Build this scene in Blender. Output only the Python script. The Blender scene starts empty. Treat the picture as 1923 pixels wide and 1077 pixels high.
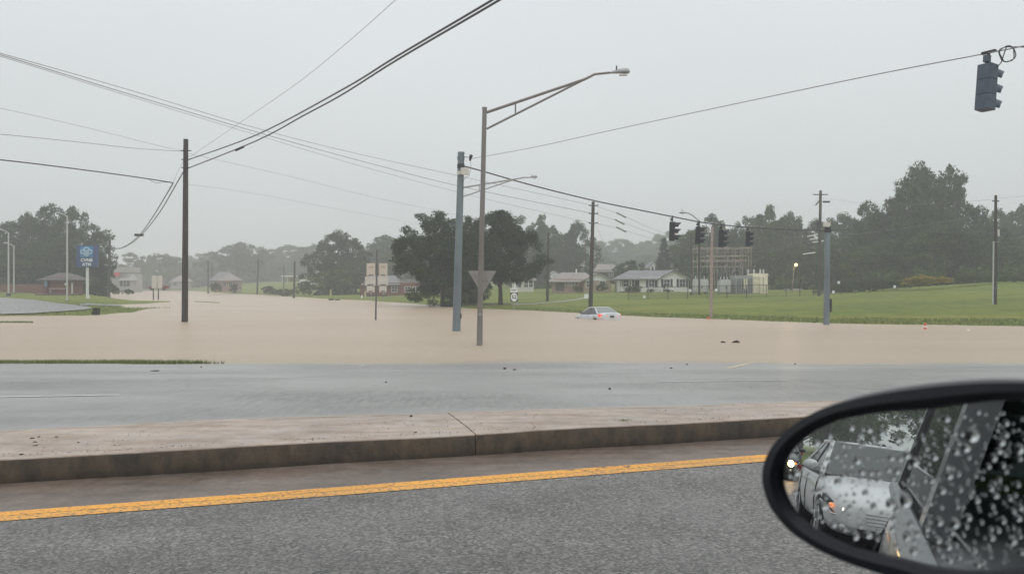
import bpy, math, random
import numpy as np
from mathutils import Vector, Matrix
R = math.radians
sc = bpy.context.scene
COL = sc.collection
# ------------------------------------------------------------------ camera
F, CX, HY, CH = 1665.0, 961.5, 535.0, 1.5
cam_d = bpy.data.cameras.new('camera'); cam = bpy.data.objects.new('camera', cam_d); COL.objects.link(cam)
cam_d.sensor_width = 36; cam_d.lens = 36*F/1923
cam.location = (0, 0, CH); cam.rotation_euler = (R(90), 0, 0)
cam_d.shift_y = -3.5/1923
cam_d.clip_start = 0.02; cam_d.clip_end = 5000
cam_d.dof.use_dof = True; cam_d.dof.focus_distance = 60; cam_d.dof.aperture_fstop = 13.0
sc.camera = cam
# ------------------------------------------------------------------ light
w = bpy.data.worlds.new('World'); sc.world = w; w.use_nodes = True
nt = w.node_tree; nt.nodes.clear(); N = nt.nodes.new; Lk = nt.links.new
out = N('ShaderNodeOutputWorld'); bg = N('ShaderNodeBackground'); Lk(bg.outputs[0], out.inputs[0])
sky = N('ShaderNodeTexSky'); sky.sky_type = 'NISHITA'; sky.sun_disc = False
SUN_EL, SUN_AZ = R(62), R(150)
sky.sun_elevation = SUN_EL; sky.sun_rotation = SUN_AZ; sky.air_density = 1.0; sky.dust_density = 6.0
hsv = N('ShaderNodeHueSaturation'); hsv.inputs['Saturation'].default_value = 0.12
Lk(sky.outputs[0], hsv.inputs['Color'])
tc = N('ShaderNodeTexCoord'); sep = N('ShaderNodeSeparateXYZ'); Lk(tc.outputs['Generated'], sep.inputs[0])
ramp = N('ShaderNodeValToRGB'); Lk(sep.outputs['Z'], ramp.inputs[0])
cr = ramp.color_ramp
cr.elements[0].position = 0.0; cr.elements[0].color = (6.25, 6.62, 6.62, 1)
cr.elements[1].position = 0.34; cr.elements[1].color = (8.0, 8.45, 8.75, 1)
e = cr.elements.new(0.9); e.color = (12.2, 12.4, 12.5, 1)
nz = N('ShaderNodeTexNoise'); nz.inputs['Scale'].default_value = 1.6; nz.inputs['Detail'].default_value = 3
mp = N('ShaderNodeMapping'); mp.inputs['Scale'].default_value = (1, 1, 2.5)
Lk(tc.outputs['Generated'], mp.inputs[0]); Lk(mp.outputs[0], nz.inputs['Vector'])
mr = N('ShaderNodeMapRange'); mr.inputs[1].default_value = .25; mr.inputs[2].default_value = .75
mr.inputs[3].default_value = .955; mr.inputs[4].default_value = 1.045
Lk(nz.outputs[0], mr.inputs[0])
vm = N('ShaderNodeVectorMath'); vm.operation = 'SCALE'; Lk(ramp.outputs[0], vm.inputs[0]); Lk(mr.outputs[0], vm.inputs['Scale'])
mix = N('ShaderNodeMixRGB'); mix.inputs[0].default_value = 0.93
Lk(hsv.outputs[0], mix.inputs[1]); Lk(vm.outputs[0], mix.inputs[2]); Lk(mix.outputs[0], bg.inputs[0])
bg.inputs[1].default_value = 0.1
sd = bpy.data.lights.new('sun', 'SUN'); sd.energy = 0.5; sd.angle = R(40); sd.color = (1, .98, .95)
so = bpy.data.objects.new('sun', sd); COL.objects.link(so)
so.rotation_euler = (math.pi/2-SUN_EL, 0, R(180)-SUN_AZ)
vs = sc.view_settings; vs.view_transform = 'Standard'; vs.look = 'None'; vs.gamma = 1; vs.exposure = 0.0; vs.use_curve_mapping = False
sc.render.film_transparent = False
cy = sc.cycles
cy.max_bounces = 7; cy.diffuse_bounces = 3; cy.glossy_bounces = 4; cy.transmission_bounces = 5; cy.volume_bounces = 1
cy.transparent_max_bounces = 8; cy.use_denoising = True; cy.sample_clamp_indirect = 4
try: cy.denoiser = 'OPENIMAGEDENOISE'
except Exception: pass
rnd = random.Random(7)
WZ = -1.0     # flood level
# ------------------------------------------------------------------ helpers
def P(px, py, Y): return Vector(((px-CX)/F*Y, Y, CH-(py-HY)/F*Y))
def PX(x, Y): return CX+x/Y*F
MAT = {}
def pm(name, col, rough=.6, metal=0.0, var=0.15, scale=6.0, bump=0.0, bscale=None, spec=None, col2=None, detail=5, coat=0, obj=True, stretch=None, emit=None):
    m = bpy.data.materials.new(name); m.use_nodes = True; t = m.node_tree; b = t.nodes['Principled BSDF']
    b.inputs['Roughness'].default_value = rough; b.inputs['Metallic'].default_value = metal
    if spec is not None: b.inputs['Specular IOR Level'].default_value = spec
    if coat: b.inputs['Coat Weight'].default_value = coat; b.inputs['Coat Roughness'].default_value = .05
    c = t.nodes.new('ShaderNodeTexCoord'); mpn = t.nodes.new('ShaderNodeMapping')
    t.links.new(c.outputs['Object'], mpn.inputs[0])
    if stretch: mpn.inputs['Scale'].default_value = stretch
    n = t.nodes.new('ShaderNodeTexNoise'); n.inputs['Scale'].default_value = scale; n.inputs['Detail'].default_value = detail
    t.links.new(mpn.outputs[0], n.inputs['Vector'])
    r = t.nodes.new('ShaderNodeValToRGB'); r.color_ramp.elements[0].position = .3; r.color_ramp.elements[1].position = .7
    c1 = col; c2 = col2 or col
    r.color_ramp.elements[0].color = (*[x*(1-var) for x in c1], 1); r.color_ramp.elements[1].color = (*[min(1, x*(1+var)) for x in c2], 1)
    t.links.new(n.outputs[0], r.inputs[0]); t.links.new(r.outputs[0], b.inputs['Base Color'])
    if bump:
        n2 = t.nodes.new('ShaderNodeTexNoise'); n2.inputs['Scale'].default_value = bscale or scale*4; n2.inputs['Detail'].default_value = 4
        t.links.new(mpn.outputs[0], n2.inputs['Vector'])
        bu = t.nodes.new('ShaderNodeBump'); bu.inputs['Strength'].default_value = bump; bu.inputs['Distance'].default_value = .02
        t.links.new(n2.outputs[0], bu.inputs['Height']); t.links.new(bu.outputs[0], b.inputs['Normal'])
    if emit:
        b.inputs['Emission Color'].default_value = (*emit[0], 1); b.inputs['Emission Strength'].default_value = emit[1]
    MAT[name] = m
    return m
class MB:
    def __init__(s): s.v = []; s.f = []; s.m = []; s.mi = 0
    def add(s, vs, fs):
        o = len(s.v); s.v += [tuple(v) for v in vs]; s.f += [tuple(i+o for i in f) for f in fs]; s.m += [s.mi]*len(fs); return s
    def box(s, c, d, rz=0, M=None):
        cx, cy_, cz = c; a, b, h = d[0]/2, d[1]/2, d[2]/2
        pts = [Vector((i*a, j*b, k*h)) for i in (-1, 1) for j in (-1, 1) for k in (-1, 1)]
        Rm = M if M is not None else Matrix.Rotation(rz, 3, 'Z')
        pts = [Rm @ p + Vector(c) for p in pts]
        return s.add(pts, [(0, 1, 3, 2), (4, 6, 7, 5), (0, 4, 5, 1), (2, 3, 7, 6), (0, 2, 6, 4), (1, 5, 7, 3)])
    def tube(s, pts, r, n=8, cap=True):
        pts = [Vector(p) for p in pts]; k = len(pts)
        rs = r if isinstance(r, (list, tuple)) else [r]*k
        vs = []; fs = []; prev = None
        for i, p in enumerate(pts):
            t = (pts[min(i+1, k-1)]-pts[max(i-1, 0)]).normalized()
            if prev is None:
                a = Vector((0, 0, 1)) if abs(t.z) < .9 else Vector((1, 0, 0))
                u = t.cross(a).normalized()
            else: u = (prev - t*prev.dot(t)).normalized()
            prev = u; v = t.cross(u)
            for j in range(n):
                q = 2*math.pi*j/n; vs.append(p+(u*math.cos(q)+v*math.sin(q))*rs[i])
        for i in range(k-1):
            for j in range(n):
                fs.append((i*n+j, i*n+(j+1) % n, (i+1)*n+(j+1) % n, (i+1)*n+j))
        if cap: fs.append(tuple(range(n-1, -1, -1))); fs.append(tuple((k-1)*n+j for j in range(n)))
        return s.add(vs, fs)
    def prism(s, pts2, a, b, plane='xz'):
        n = len(pts2)
        def mk(p, t):
            if plane == 'xz': return (p[0], t, p[1])
            if plane == 'yz': return (t, p[0], p[1])
            return (p[0], p[1], t)
        vs = [mk(p, a) for p in pts2]+[mk(p, b) for p in pts2]
        fs = [tuple(range(n)), tuple(range(2*n-1, n-1, -1))]+[(i, (i+1) % n, n+(i+1) % n, n+i) for i in range(n)]
        return s.add(vs, fs)
    def slab(s, quad, th):      # a quad given by corners, thickened along its normal
        q = [Vector(p) for p in quad]; nn = (q[1]-q[0]).cross(q[2]-q[0]).normalized()*th
        n = len(q); vs = q+[p-nn for p in q]
        return s.add(vs, [tuple(range(n)), tuple(range(2*n-1, n-1, -1))]+[(i, n+i, n+(i+1) % n, (i+1) % n) for i in range(n)])
    def ball(s, c, r, n=10, m=6, sq=(1, 1, 1)):
        vs = [(c[0], c[1], c[2]-r*sq[2])]
        for i in range(1, m):
            a = math.pi*i/m-math.pi/2
            for j in range(n):
                q = 2*math.pi*j/n; vs.append((c[0]+r*sq[0]*math.cos(a)*math.cos(q), c[1]+r*sq[1]*math.cos(a)*math.sin(q), c[2]+r*sq[2]*math.sin(a)))
        vs.append((c[0], c[1], c[2]+r*sq[2])); fs = []
        for j in range(n): fs.append((0, 1+(j+1) % n, 1+j)); fs.append((len(vs)-1, len(vs)-1-n+j, len(vs)-1-n+(j+1) % n))
        for i in range(m-2):
            for j in range(n): fs.append((1+i*n+j, 1+i*n+(j+1) % n, 1+(i+1)*n+(j+1) % n, 1+(i+1)*n+j))
        return s.add(vs, fs)
    def build(s, name, mat, parent=None, smooth=False, label=None, kind=None):
        me = bpy.data.meshes.new(name); me.from_pydata(s.v, [], s.f)
        for q in (mat if isinstance(mat, (list, tuple)) else [mat]): me.materials.append(q)
        if any(s.m): me.polygons.foreach_set('material_index', s.m)
        me.validate()
        import bmesh
        bm = bmesh.new(); bm.from_mesh(me); bmesh.ops.recalc_face_normals(bm, faces=bm.faces); bm.to_mesh(me); bm.free()
        if smooth:
            me.shade_smooth()
            try: me.set_sharp_from_angle(angle=R(40))
            except Exception: pass
        o = bpy.data.objects.new(name, me); COL.objects.link(o)
        if parent: o.parent = parent
        if label: o['label'] = label
        if kind: o['kind'] = kind
        return o
def fastmesh(name, V, Fq, mat, parent=None, smooth=False):
    V = np.asarray(V, dtype=np.float32); Fq = np.asarray(Fq, dtype=np.int32)
    me = bpy.data.meshes.new(name); k = Fq.shape[1]
    me.vertices.add(len(V)); me.vertices.foreach_set('co', V.ravel())
    me.loops.add(Fq.size); me.loops.foreach_set('vertex_index', Fq.ravel())
    me.polygons.add(len(Fq)); me.polygons.foreach_set('loop_start', np.arange(0, Fq.size, k, dtype=np.int32))
    me.update(calc_edges=True)
    if smooth: me.shade_smooth()
    if mat: me.materials.append(mat)
    return me
def linkmesh(name, me, parent=None, kind=None):
    o = bpy.data.objects.new(name, me); COL.objects.link(o)
    if parent: o.parent = parent
    if kind: o['kind'] = kind
    return o
def thing(name, label, cat, loc=(0, 0, 0), rz=0, group=None):
    o = bpy.data.objects.new(name, None); COL.objects.link(o); o.empty_display_size = .2
    o.location = loc; o.rotation_euler = (0, 0, rz); o['label'] = label; o['category'] = cat
    if group: o['group'] = group
    return o
def tag(o, label, cat, group=None):
    o['label'] = label; o['category'] = cat
    if group: o['group'] = group
    return o
def dup(root, loc, rz, label, scale=None):
    r = root.copy(); COL.objects.link(r); r.location = loc; r.rotation_euler = (0, 0, rz); r['label'] = label
    if scale is not None: r.scale = scale
    for ch in list(root.children):
        c = ch.copy(); COL.objects.link(c); c.parent = r
        for g in ch.children:
            d = g.copy(); COL.objects.link(d); d.parent = c
    return r
def lerp(x, xs, ys): return float(np.interp(x, xs, ys))
# ------------------------------------------------------------------ ground shape
def road_z(Y): return float(np.interp(Y, [-500, 9, 14, 29.1, 40], [0, 0, -.16, -1.0, -1.62]))
SH_PX = [-2600, -900, 345, 380, 400, 455, 500, 540, 600, 700, 860, 1000, 1165, 1230, 1552, 1923, 2600, 4500]
SH_Y = [420, 420, 400, 340, 300, 245, 218, 198, 166, 139, 97, 86.7, 73.0, 69.5, 57.8, 54.1, 50, 46]
def shore(px): return lerp(px, SH_PX, SH_Y)
PR = [(-2600, [(0, -1), (60, 1), (500, 7)]), (345, [(0, -1), (80, .2), (500, 8)]), (400, [(0, -1), (60, 0), (500, 8)]),
      (500, [(0, -1), (60, -.5), (125, 1.5), (500, 8)]), (700, [(0, -1), (60, -.5), (110, 0), (500, 6)]),
      (1000, [(0, -1), (40, -.6), (83, .17), (200, 1.5), (500, 8)]), (1230, [(0, -1), (44, -.36), (79, .33), (150, 1.2), (500, 8)]),
      (1552, [(0, -1), (42, -.12), (90, .5), (150, 1), (500, 6)]), (1923, [(0, -1), (26, -.18), (66, 2.0), (150, 3), (500, 8)]),
      (4500, [(0, -1), (26, .2), (66, 2.6), (150, 4), (500, 10)])]
def prof(i, t): return lerp(t, [a for a, b in PR[i][1]], [b for a, b in PR[i][1]]) if t >= 0 else max(-1.7, -1+.05*t)
LFT = [(-2600, [(60, -1.7), (66, -1.0), (110, -.6), (150, .2), (200, 2), (900, 4)]),
       (-100, [(60, -1.7), (69, -1.0), (74, -.92), (110, -.7), (150, .0), (200, 1.6), (900, 4)]),
       (165, [(60, -1.7), (73, -1.0), (80, -.92), (110, -.75), (135, -.53), (150, -.3), (175, -.35), (200, 1.0), (900, 3)]),
       (200, [(66, -1.7), (75.5, -1.0), (80, -.90), (100, -.92), (107, -1.02), (111, -1.02), (118, -.9), (150, -.7), (163, -.6), (176, -1.0), (185, -1.6), (900, -1.7)]),
       (250, [(70, -1.7), (81, -1.0), (87, -.93), (95, -.95), (100, -1.05), (114, -1.05), (120, -.95), (140, -.93), (152, -1.1), (160, -1.7), (900, -1.7)]),
       (320, [(80, -1.7), (95, -1.03), (97, -1.005), (99, -1.03), (108, -1.15), (124, -1.05), (133, -.98), (139, -1.0), (146, -1.2), (150, -1.7), (900, -1.7)]),
       (352, [(80, -1.7), (900, -1.7)])]
def hashn(x, y):
    return math.sin(x*.9+1.3*math.sin(y*.31))*math.cos(y*.47+1.7*math.sin(x*.23))*.5+math.sin(x*2.3+y*1.1)*.2
def far_z(px, Y):
    t = Y-shore(px)
    i = 0
    while i < len(PR)-2 and px > PR[i+1][0]: i += 1
    a, b = PR[i][0], PR[i+1][0]; u = min(1, max(0, (px-a)/(b-a)))
    z = prof(i, t)*(1-u)+prof(i+1, t)*u
    if px < 352:
        j = 0
        while j < len(LFT)-2 and px > LFT[j+1][0]: j += 1
        a, b = LFT[j][0], LFT[j+1][0]; u = min(1, max(0, (px-a)/(b-a)))
        zz = [lerp(Y, [q[0] for q in LFT[k][1]], [q[1] for q in LFT[k][1]]) for k in (j, j+1)]
        z = max(z, zz[0]*(1-u)+zz[1]*u)
    x = (px-CX)/F*Y
    if Y > 45: z += .03*hashn(x, Y)*min(1, max(0, (px-350)/100))
    return z
def G(px, Y): return Vector(((px-CX)/F*Y, Y, far_z(px, Y)))
# ------------------------------------------------------------------ setting materials
def node_mat(name):
    m = bpy.data.materials.new(name); m.use_nodes = True; MAT[name] = m
    t = m.node_tree; return m, t, t.nodes['Principled BSDF'], t.nodes.new, t.links.new
def noise(t, vec, scale, detail=4, rough=.5):
    n = t.nodes.new('ShaderNodeTexNoise'); n.inputs['Scale'].default_value = scale; n.inputs['Detail'].default_value = detail; n.inputs['Roughness'].default_value = rough
    t.links.new(vec, n.inputs['Vector']); return n.outputs[0]
def rampn(t, fac, stops):
    r = t.nodes.new('ShaderNodeValToRGB'); t.links.new(fac, r.inputs[0]); cr = r.color_ramp
    while len(cr.elements) < len(stops): cr.elements.new(.5)
    for e, (p, c) in zip(cr.elements, stops): e.position = p; e.color = (*c, 1) if len(c) == 3 else c
    return r.outputs[0]
def mixc(t, fac, a, b, mode='MIX'):
    n = t.nodes.new('ShaderNodeMixRGB'); n.blend_type = mode
    for i, q in ((0, fac), (1, a), (2, b)):
        if isinstance(q, (int, float)): n.inputs[i].default_value = q
        elif isinstance(q, tuple): n.inputs[i].default_value = (*q, 1)
        else: t.links.new(q, n.inputs[i])
    return n.outputs[0]
def objvec(t, scale=(1, 1, 1), rot=(0, 0, 0)):
    c = t.nodes.new('ShaderNodeTexCoord'); m = t.nodes.new('ShaderNodeMapping'); m.inputs['Scale'].default_value = scale; m.inputs['Rotation'].default_value = rot
    t.links.new(c.outputs['Object'], m.inputs[0]); return m.outputs[0]
def bump(t, b, h, strength, dist, prev=None):
    u = t.nodes.new('ShaderNodeBump'); u.inputs['Strength'].default_value = strength; u.inputs['Distance'].default_value = dist
    t.links.new(h, u.inputs['Height'])
    if prev is not None: t.links.new(prev, u.inputs['Normal'])
    t.links.new(u.outputs[0], b.inputs['Normal']); return u.outputs[0]
def speckle(t, v, scale, lo, hi, dens):
    vo = t.nodes.new('ShaderNodeTexVoronoi'); vo.inputs['Scale'].default_value = scale; t.links.new(v, vo.inputs['Vector'])
    return vo
# near asphalt
m, t, b, nn, lk = node_mat('asphalt')
v = objvec(t)
vo = speckle(t, v, 62, 0, 0, 0)
sp = rampn(t, vo.outputs['Color'], [(.0, (.040, .039, .038)), (.3, (.085, .083, .079)), (.62, (.145, .141, .134)), (1.0, (.27, .262, .25))])
big = mixc(t, 1, rampn(t, noise(t, v, .7, 5, .65), [(.3, (.80, .80, .80)), (.7, (1.16, 1.16, 1.15))]), rampn(t, noise(t, objvec(t, (.05, 1, 1), (0, 0, R(-19))), 1.1, 2), [(.35, (.84,)*3), (.62, (1.12,)*3)]), 'MULTIPLY')
fine = rampn(t, noise(t, v, 21, 6, .75), [(.22, (.50, .50, .50)), (.42, (.95,)*3), (.75, (1.22, 1.22, 1.2))])
c = mixc(t, 1, mixc(t, 1, sp, big, 'MULTIPLY'), fine, 'MULTIPLY'); lk(c, b.inputs['Base Color'])
rr = rampn(t, noise(t, v, 1.3, 4), [(.35, (.42,)*3), (.65, (.66,)*3)]); lk(rr, b.inputs['Roughness'])
bump(t, b, vo.outputs['Distance'], .75, .006)
# far carriageway, a film of rain water on it
m, t, b, nn, lk = node_mat('wet_asphalt')
v = objvec(t); vs_ = objvec(t, (.6, 1.0, 1), (0, 0, R(-17)))
msk0 = rampn(t, noise(t, objvec(t, (.5, 1, 1), (0, 0, R(-12))), .22, 4, .6), [(.42, (.12,)*3), (.58, (1, 1, 1))])
sp = rampn(t, noise(t, v, 26, 6, .7), [(.3, (.23, .228, .22)), (.7, (.33, .326, .316))])
pt = rampn(t, noise(t, vs_, .35, 5, .6), [(.35, (.92,)*3), (.65, (1.06,)*3)])
mo = mixc(t, msk0, (1, 1, 1), rampn(t, noise(t, objvec(t, (6, .9, 1)), 2.0, 7, .8), [(.36, (.66,)*3), (.62, (1.25,)*3)]))
sy = t.nodes.new('ShaderNodeSeparateXYZ'); lk(v, sy.inputs[0])
ma = t.nodes.new('ShaderNodeMath'); ma.operation = 'MULTIPLY_ADD'; ma.inputs[1].default_value = 5.0; lk(noise(t, objvec(t, (.5, 1, 1)), .8, 6, .65), ma.inputs[0]); lk(sy.outputs['Y'], ma.inputs[2])
mrn = t.nodes.new('ShaderNodeMapRange'); mrn.inputs[1].default_value = 28.6; mrn.inputs[2].default_value = 32.2; lk(ma.outputs[0], mrn.inputs[0])
lk(mixc(t, mrn.outputs[0], mixc(t, 1, mixc(t, 1, sp, pt, 'MULTIPLY'), mo, 'MULTIPLY'), (.37, .30, .22)), b.inputs['Base Color'])
lk(rampn(t, noise(t, vs_, .42, 5, .65), [(.30, (.27,)*3), (.7, (.34,)*3)]), b.inputs['Roughness'])
vo = speckle(t, v, 9, 0, 0, 0)
msk = rampn(t, noise(t, objvec(t, (.5, 1, 1), (0, 0, R(-12))), .22, 4, .6), [(.40, (.12,)*3), (.60, (1, 1, 1))])
rip = noise(t, objvec(t, (4, .9, 1)), 2.4, 7, .8)
mul = t.nodes.new('ShaderNodeMath'); mul.operation = 'MULTIPLY'; lk(msk, mul.inputs[0]); lk(rip, mul.inputs[1])
h = bump(t, b, mul.outputs[0], 1.0, .08)
h = bump(t, b, noise(t, v, 14, 6, .7), .2, .010, h)
bump(t, b, vo.outputs['Distance'], .12, .012, h)
# concrete of the median, gutter
def concrete(name, c1, c2, stain, rough=(.3, .6), fs_=120, lo_=.72):
    m, t, b, nn, lk = node_mat(name)
    v = objvec(t, (1, 1, 1), (0, 0, R(-17.7))); vs2 = objvec(t, (1, 1, 1))
    base = rampn(t, noise(t, v, 1.1, 6, .6), [(.3, c1), (.7, c2)])
    st = rampn(t, noise(t, v, 5.5, 6, .7), [(.36, (.80, .78, .76)), (.6, (1.06, 1.05, 1.05))])
    fi = rampn(t, noise(t, v, fs_, 4, .8), [(.25, (lo_,)*3), (.7, (1.22,)*3)])
    g = rampn(t, noise(t, objvec(t, (.6, 4, 4)), 1.4, 5, .6), [(.42, (1, 1, 1)), (.72, stain)])
    lk(mixc(t, 1, mixc(t, 1, mixc(t, 1, base, st, 'MULTIPLY'), fi, 'MULTIPLY'), g, 'MULTIPLY'), b.inputs['Base Color'])
    lk(rampn(t, noise(t, v, 2.4, 4), [(.35, (rough[0],)*3), (.65, (rough[1],)*3)]), b.inputs['Roughness'])
    bump(t, b, noise(t, v, 60, 5, .7), .25, .006)
concrete('median_concrete', (.31, .258, .218), (.47, .395, .332), (.70, .60, .50))
concrete('gutter_concrete', (.14, .113, .095), (.23, .184, .155), (.72, .66, .60), (.3, .5), 38, .5)
# kerb face: dark wet mossy concrete with drip streaks
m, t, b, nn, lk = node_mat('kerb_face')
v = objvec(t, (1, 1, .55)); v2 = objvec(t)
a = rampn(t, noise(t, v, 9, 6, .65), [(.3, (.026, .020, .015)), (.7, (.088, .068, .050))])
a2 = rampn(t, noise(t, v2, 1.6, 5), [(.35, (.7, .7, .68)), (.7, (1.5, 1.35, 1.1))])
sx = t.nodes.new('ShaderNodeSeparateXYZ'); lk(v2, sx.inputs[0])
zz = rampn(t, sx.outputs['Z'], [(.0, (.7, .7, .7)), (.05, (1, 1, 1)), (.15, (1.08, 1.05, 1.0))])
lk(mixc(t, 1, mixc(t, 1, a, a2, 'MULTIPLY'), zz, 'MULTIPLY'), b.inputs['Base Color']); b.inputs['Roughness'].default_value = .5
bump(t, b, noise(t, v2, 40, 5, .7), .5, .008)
# paint
def paint(name, c, wear, lo):
    m, t, b, nn, lk = node_mat(name); v = objvec(t)
    cc = rampn(t, noise(t, v, 55, 6, .75), [(.30, tuple(x*.55 for x in c)), (.5, c)])
    vo = t.nodes.new('ShaderNodeTexVoronoi'); vo.feature = 'DISTANCE_TO_EDGE'; vo.inputs['Scale'].default_value = 2.6
    nv = t.nodes.new('ShaderNodeTexNoise'); nv.inputs['Scale'].default_value = 4; nv.inputs['Detail'].default_value = 5; lk(v, nv.inputs['Vector'])
    va = t.nodes.new('ShaderNodeVectorMath'); va.operation = 'MULTIPLY_ADD'; va.inputs[1].default_value = (.5, .5, .5); lk(nv.outputs['Color'], va.inputs[0]); lk(v, va.inputs[2]); lk(va.outputs[0], vo.inputs['Vector'])
    ck = rampn(t, vo.outputs['Distance'], [(.006, (.05, .045, .04)), (.022, (1, 1, 1))])
    ws = rampn(t, noise(t, v, 34, 5, .75), [(lo, (0, 0, 0)), (lo+.09, (1, 1, 1))])
    cm = rampn(t, noise(t, v, .8, 4, .6), [(.42, (0, 0, 0)), (.58, (1, 1, 1))])
    ck = mixc(t, cm, (1, 1, 1), ck); ws2 = rampn(t, noise(t, v, .5, 5, .7), [(.35, (.72,)*3), (.6, (1, 1, 1))])
    ws = mixc(t, 1, ws, ws2, 'MULTIPLY')
    col = mixc(t, ws, wear, mixc(t, 1, cc, ck, 'MULTIPLY'))
    lk(col, b.inputs['Base Color']); b.inputs['Roughness'].default_value = .42
    bump(t, b, noise(t, v, 90, 4, .7), .4, .004)
paint('yellow_paint', (.95, .42, .02), (.10, .085, .06), .37)
paint('worn_yellow_paint', (.92, .42, .03), (.14, .115, .08), .405)
paint('white_paint', (.88, .89, .89), (.33, .33, .32), .40); MAT['white_paint'].node_tree.nodes['Principled BSDF'].inputs['Roughness'].default_value = .3
paint('faded_yellow_paint', (.88, .66, .36), (.33, .32, .29), .38)
# flood water
m, t, b, nn, lk = node_mat('flood_water')
v = objvec(t, (.25, 1, 1), (0, 0, R(8))); v2 = objvec(t)
a = rampn(t, noise(t, v, .12, 5, .6), [(.3, (.435, .338, .242)), (.7, (.495, .395, .288))])
a2 = rampn(t, noise(t, objvec(t, (5, .8, 1)), .9, 8, .8), [(.3, (.93,)*3), (.7, (1.06,)*3)])
lk(mixc(t, 1, a, a2, 'MULTIPLY'), b.inputs['Base Color'])
b.inputs['Roughness'].default_value = .33; b.inputs['IOR'].default_value = 1.33; b.inputs['Specular IOR Level'].default_value = .42
h1 = bump(t, b, noise(t, objvec(t, (3.0, 1, 1), (0, 0, 0)), 1.1, 7, .8), 1.0, .09)
h2 = bump(t, b, noise(t, v2, 13, 5, .75), .7, .03, h1)
# grass
m, t, b, nn, lk = node_mat('lawn_grass')
v = objvec(t); v2 = objvec(t, (.25, 1, 1))
a = rampn(t, noise(t, v2, .09, 6, .62), [(.30, (.078, .118, .010)), (.50, (.145, .185, .020)), (.70, (.240, .238, .042))])
a2 = rampn(t, noise(t, objvec(t, (1.2, .5, 1)), .7, 8, .8), [(.32, (.62, .68, .62)), (.66, (1.28, 1.22, 1.2))])
a3 = rampn(t, noise(t, v, 9, 5, .75), [(.3, (.7,)*3), (.7, (1.3,)*3)])
lk(mixc(t, 1, mixc(t, 1, a, a2, 'MULTIPLY'), a3, 'MULTIPLY'), b.inputs['Base Color'])
b.inputs['Roughness'].default_value = .75; b.inputs['Specular IOR Level'].default_value = .25
bump(t, b, noise(t, v, 7, 5, .8), 1, .12)
m, t, b, nn, lk = node_mat('pavement_wet')
v = objvec(t, (.3, 1, 1))
lk(rampn(t, noise(t, v, .5, 5), [(.3, (.20, .20, .20)), (.7, (.27, .265, .262))]), b.inputs['Base Color'])
b.inputs['Roughness'].default_value = .3; bump(t, b, noise(t, v, 9, 4), .2, .02)
# ------------------------------------------------------------------ ground sheets
def gridmesh(name, us, vs, fn, mat, kind='structure', smooth=True):
    V = np.array([fn(u, q) for q in vs for u in us], dtype=np.float32); nu = len(us); nv = len(vs)
    i = np.arange(nu-1)[None, :]+np.arange(nv-1)[:, None]*nu
    Fq = np.stack([i, i+1, i+1+nu, i+nu], -1).reshape(-1, 4)
    me = fastmesh(name, V, Fq, mat, smooth=smooth)
    return linkmesh(name, me, kind=kind)
base = gridmesh('ground', np.linspace(-1280, 1280, 21), np.linspace(-275, 930, 21), lambda x, y: (x, y, -1.9), MAT['lawn_grass'])
nearY = list(np.linspace(-260, 0, 14))+[4, 7, 8, 9]+list(np.linspace(10, 40, 31))
gridmesh('verge_ground', np.linspace(-300, 300, 31), nearY, lambda x, y: (x, y, road_z(y)-.06-.12*min(1, max(0, (y-16)/6))), MAT['lawn_grass'])
pxs = sorted(set(list(np.linspace(-2600, -150, 40))+list(np.linspace(-150, 380, 90))+list(np.linspace(380, 2050, 190))+list(np.linspace(2050, 4500, 40))))
Ys = list(np.linspace(44, 140, 150))+list(np.linspace(141, 260, 70))+list(np.linspace(265, 700, 45))
gridmesh('terrain', pxs, Ys, lambda p, y: tuple(G(p, y)), MAT['lawn_grass'])
wy = [27.0, 30, 34, 40, 50, 60, 80, 100, 150, 250, 500, 900]
gridmesh('flood_water', np.linspace(-1250, 1250, 41), wy, lambda x, y: (x, y, WZ), MAT['flood_water'])
# far carriageway: from the back of the median down into the flood
BK = [(-60, -12.0), (-12, 5.4), (-4.7, 8.14), (-2.96, 8.79), (-.735, 9.30), (1.39, 9.71), (3.61, 10.2), (12, 12.0), (60, 24)]
def backY(x): return lerp(x, [a for a, b in BK], [b for a, b in BK])
xs_ = sorted(set(list(np.linspace(-60, -12, 17))+list(np.linspace(-12, 14, 53))+list(np.linspace(14, 60, 17))))
def edgeY(x): return 28.1+.9*math.tanh((x+9.5)/2.0)+.25*math.sin(x*.9)*.4
def dip(x, y):
    return min(1, max(0, (y-18)/8))*.045*(math.sin(x*.33+.8)*.6+math.sin(x*.9+y*.5)*.35+math.sin(x*2.1-y*.8)*.2)
gridmesh('far_road', xs_, np.linspace(0, 1, 90), lambda x, s: (x, (backY(x)-.15)*(1-s)+(edgeY(x)+4.5)*s, road_z((backY(x)-.15)*(1-s)+(edgeY(x)+4.5)*s)-.012+.006*math.sin(x*.5)+dip(x, (backY(x)-.15)*(1-s)+(edgeY(x)+4.5)*s)), MAT['wet_asphalt'])
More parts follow.
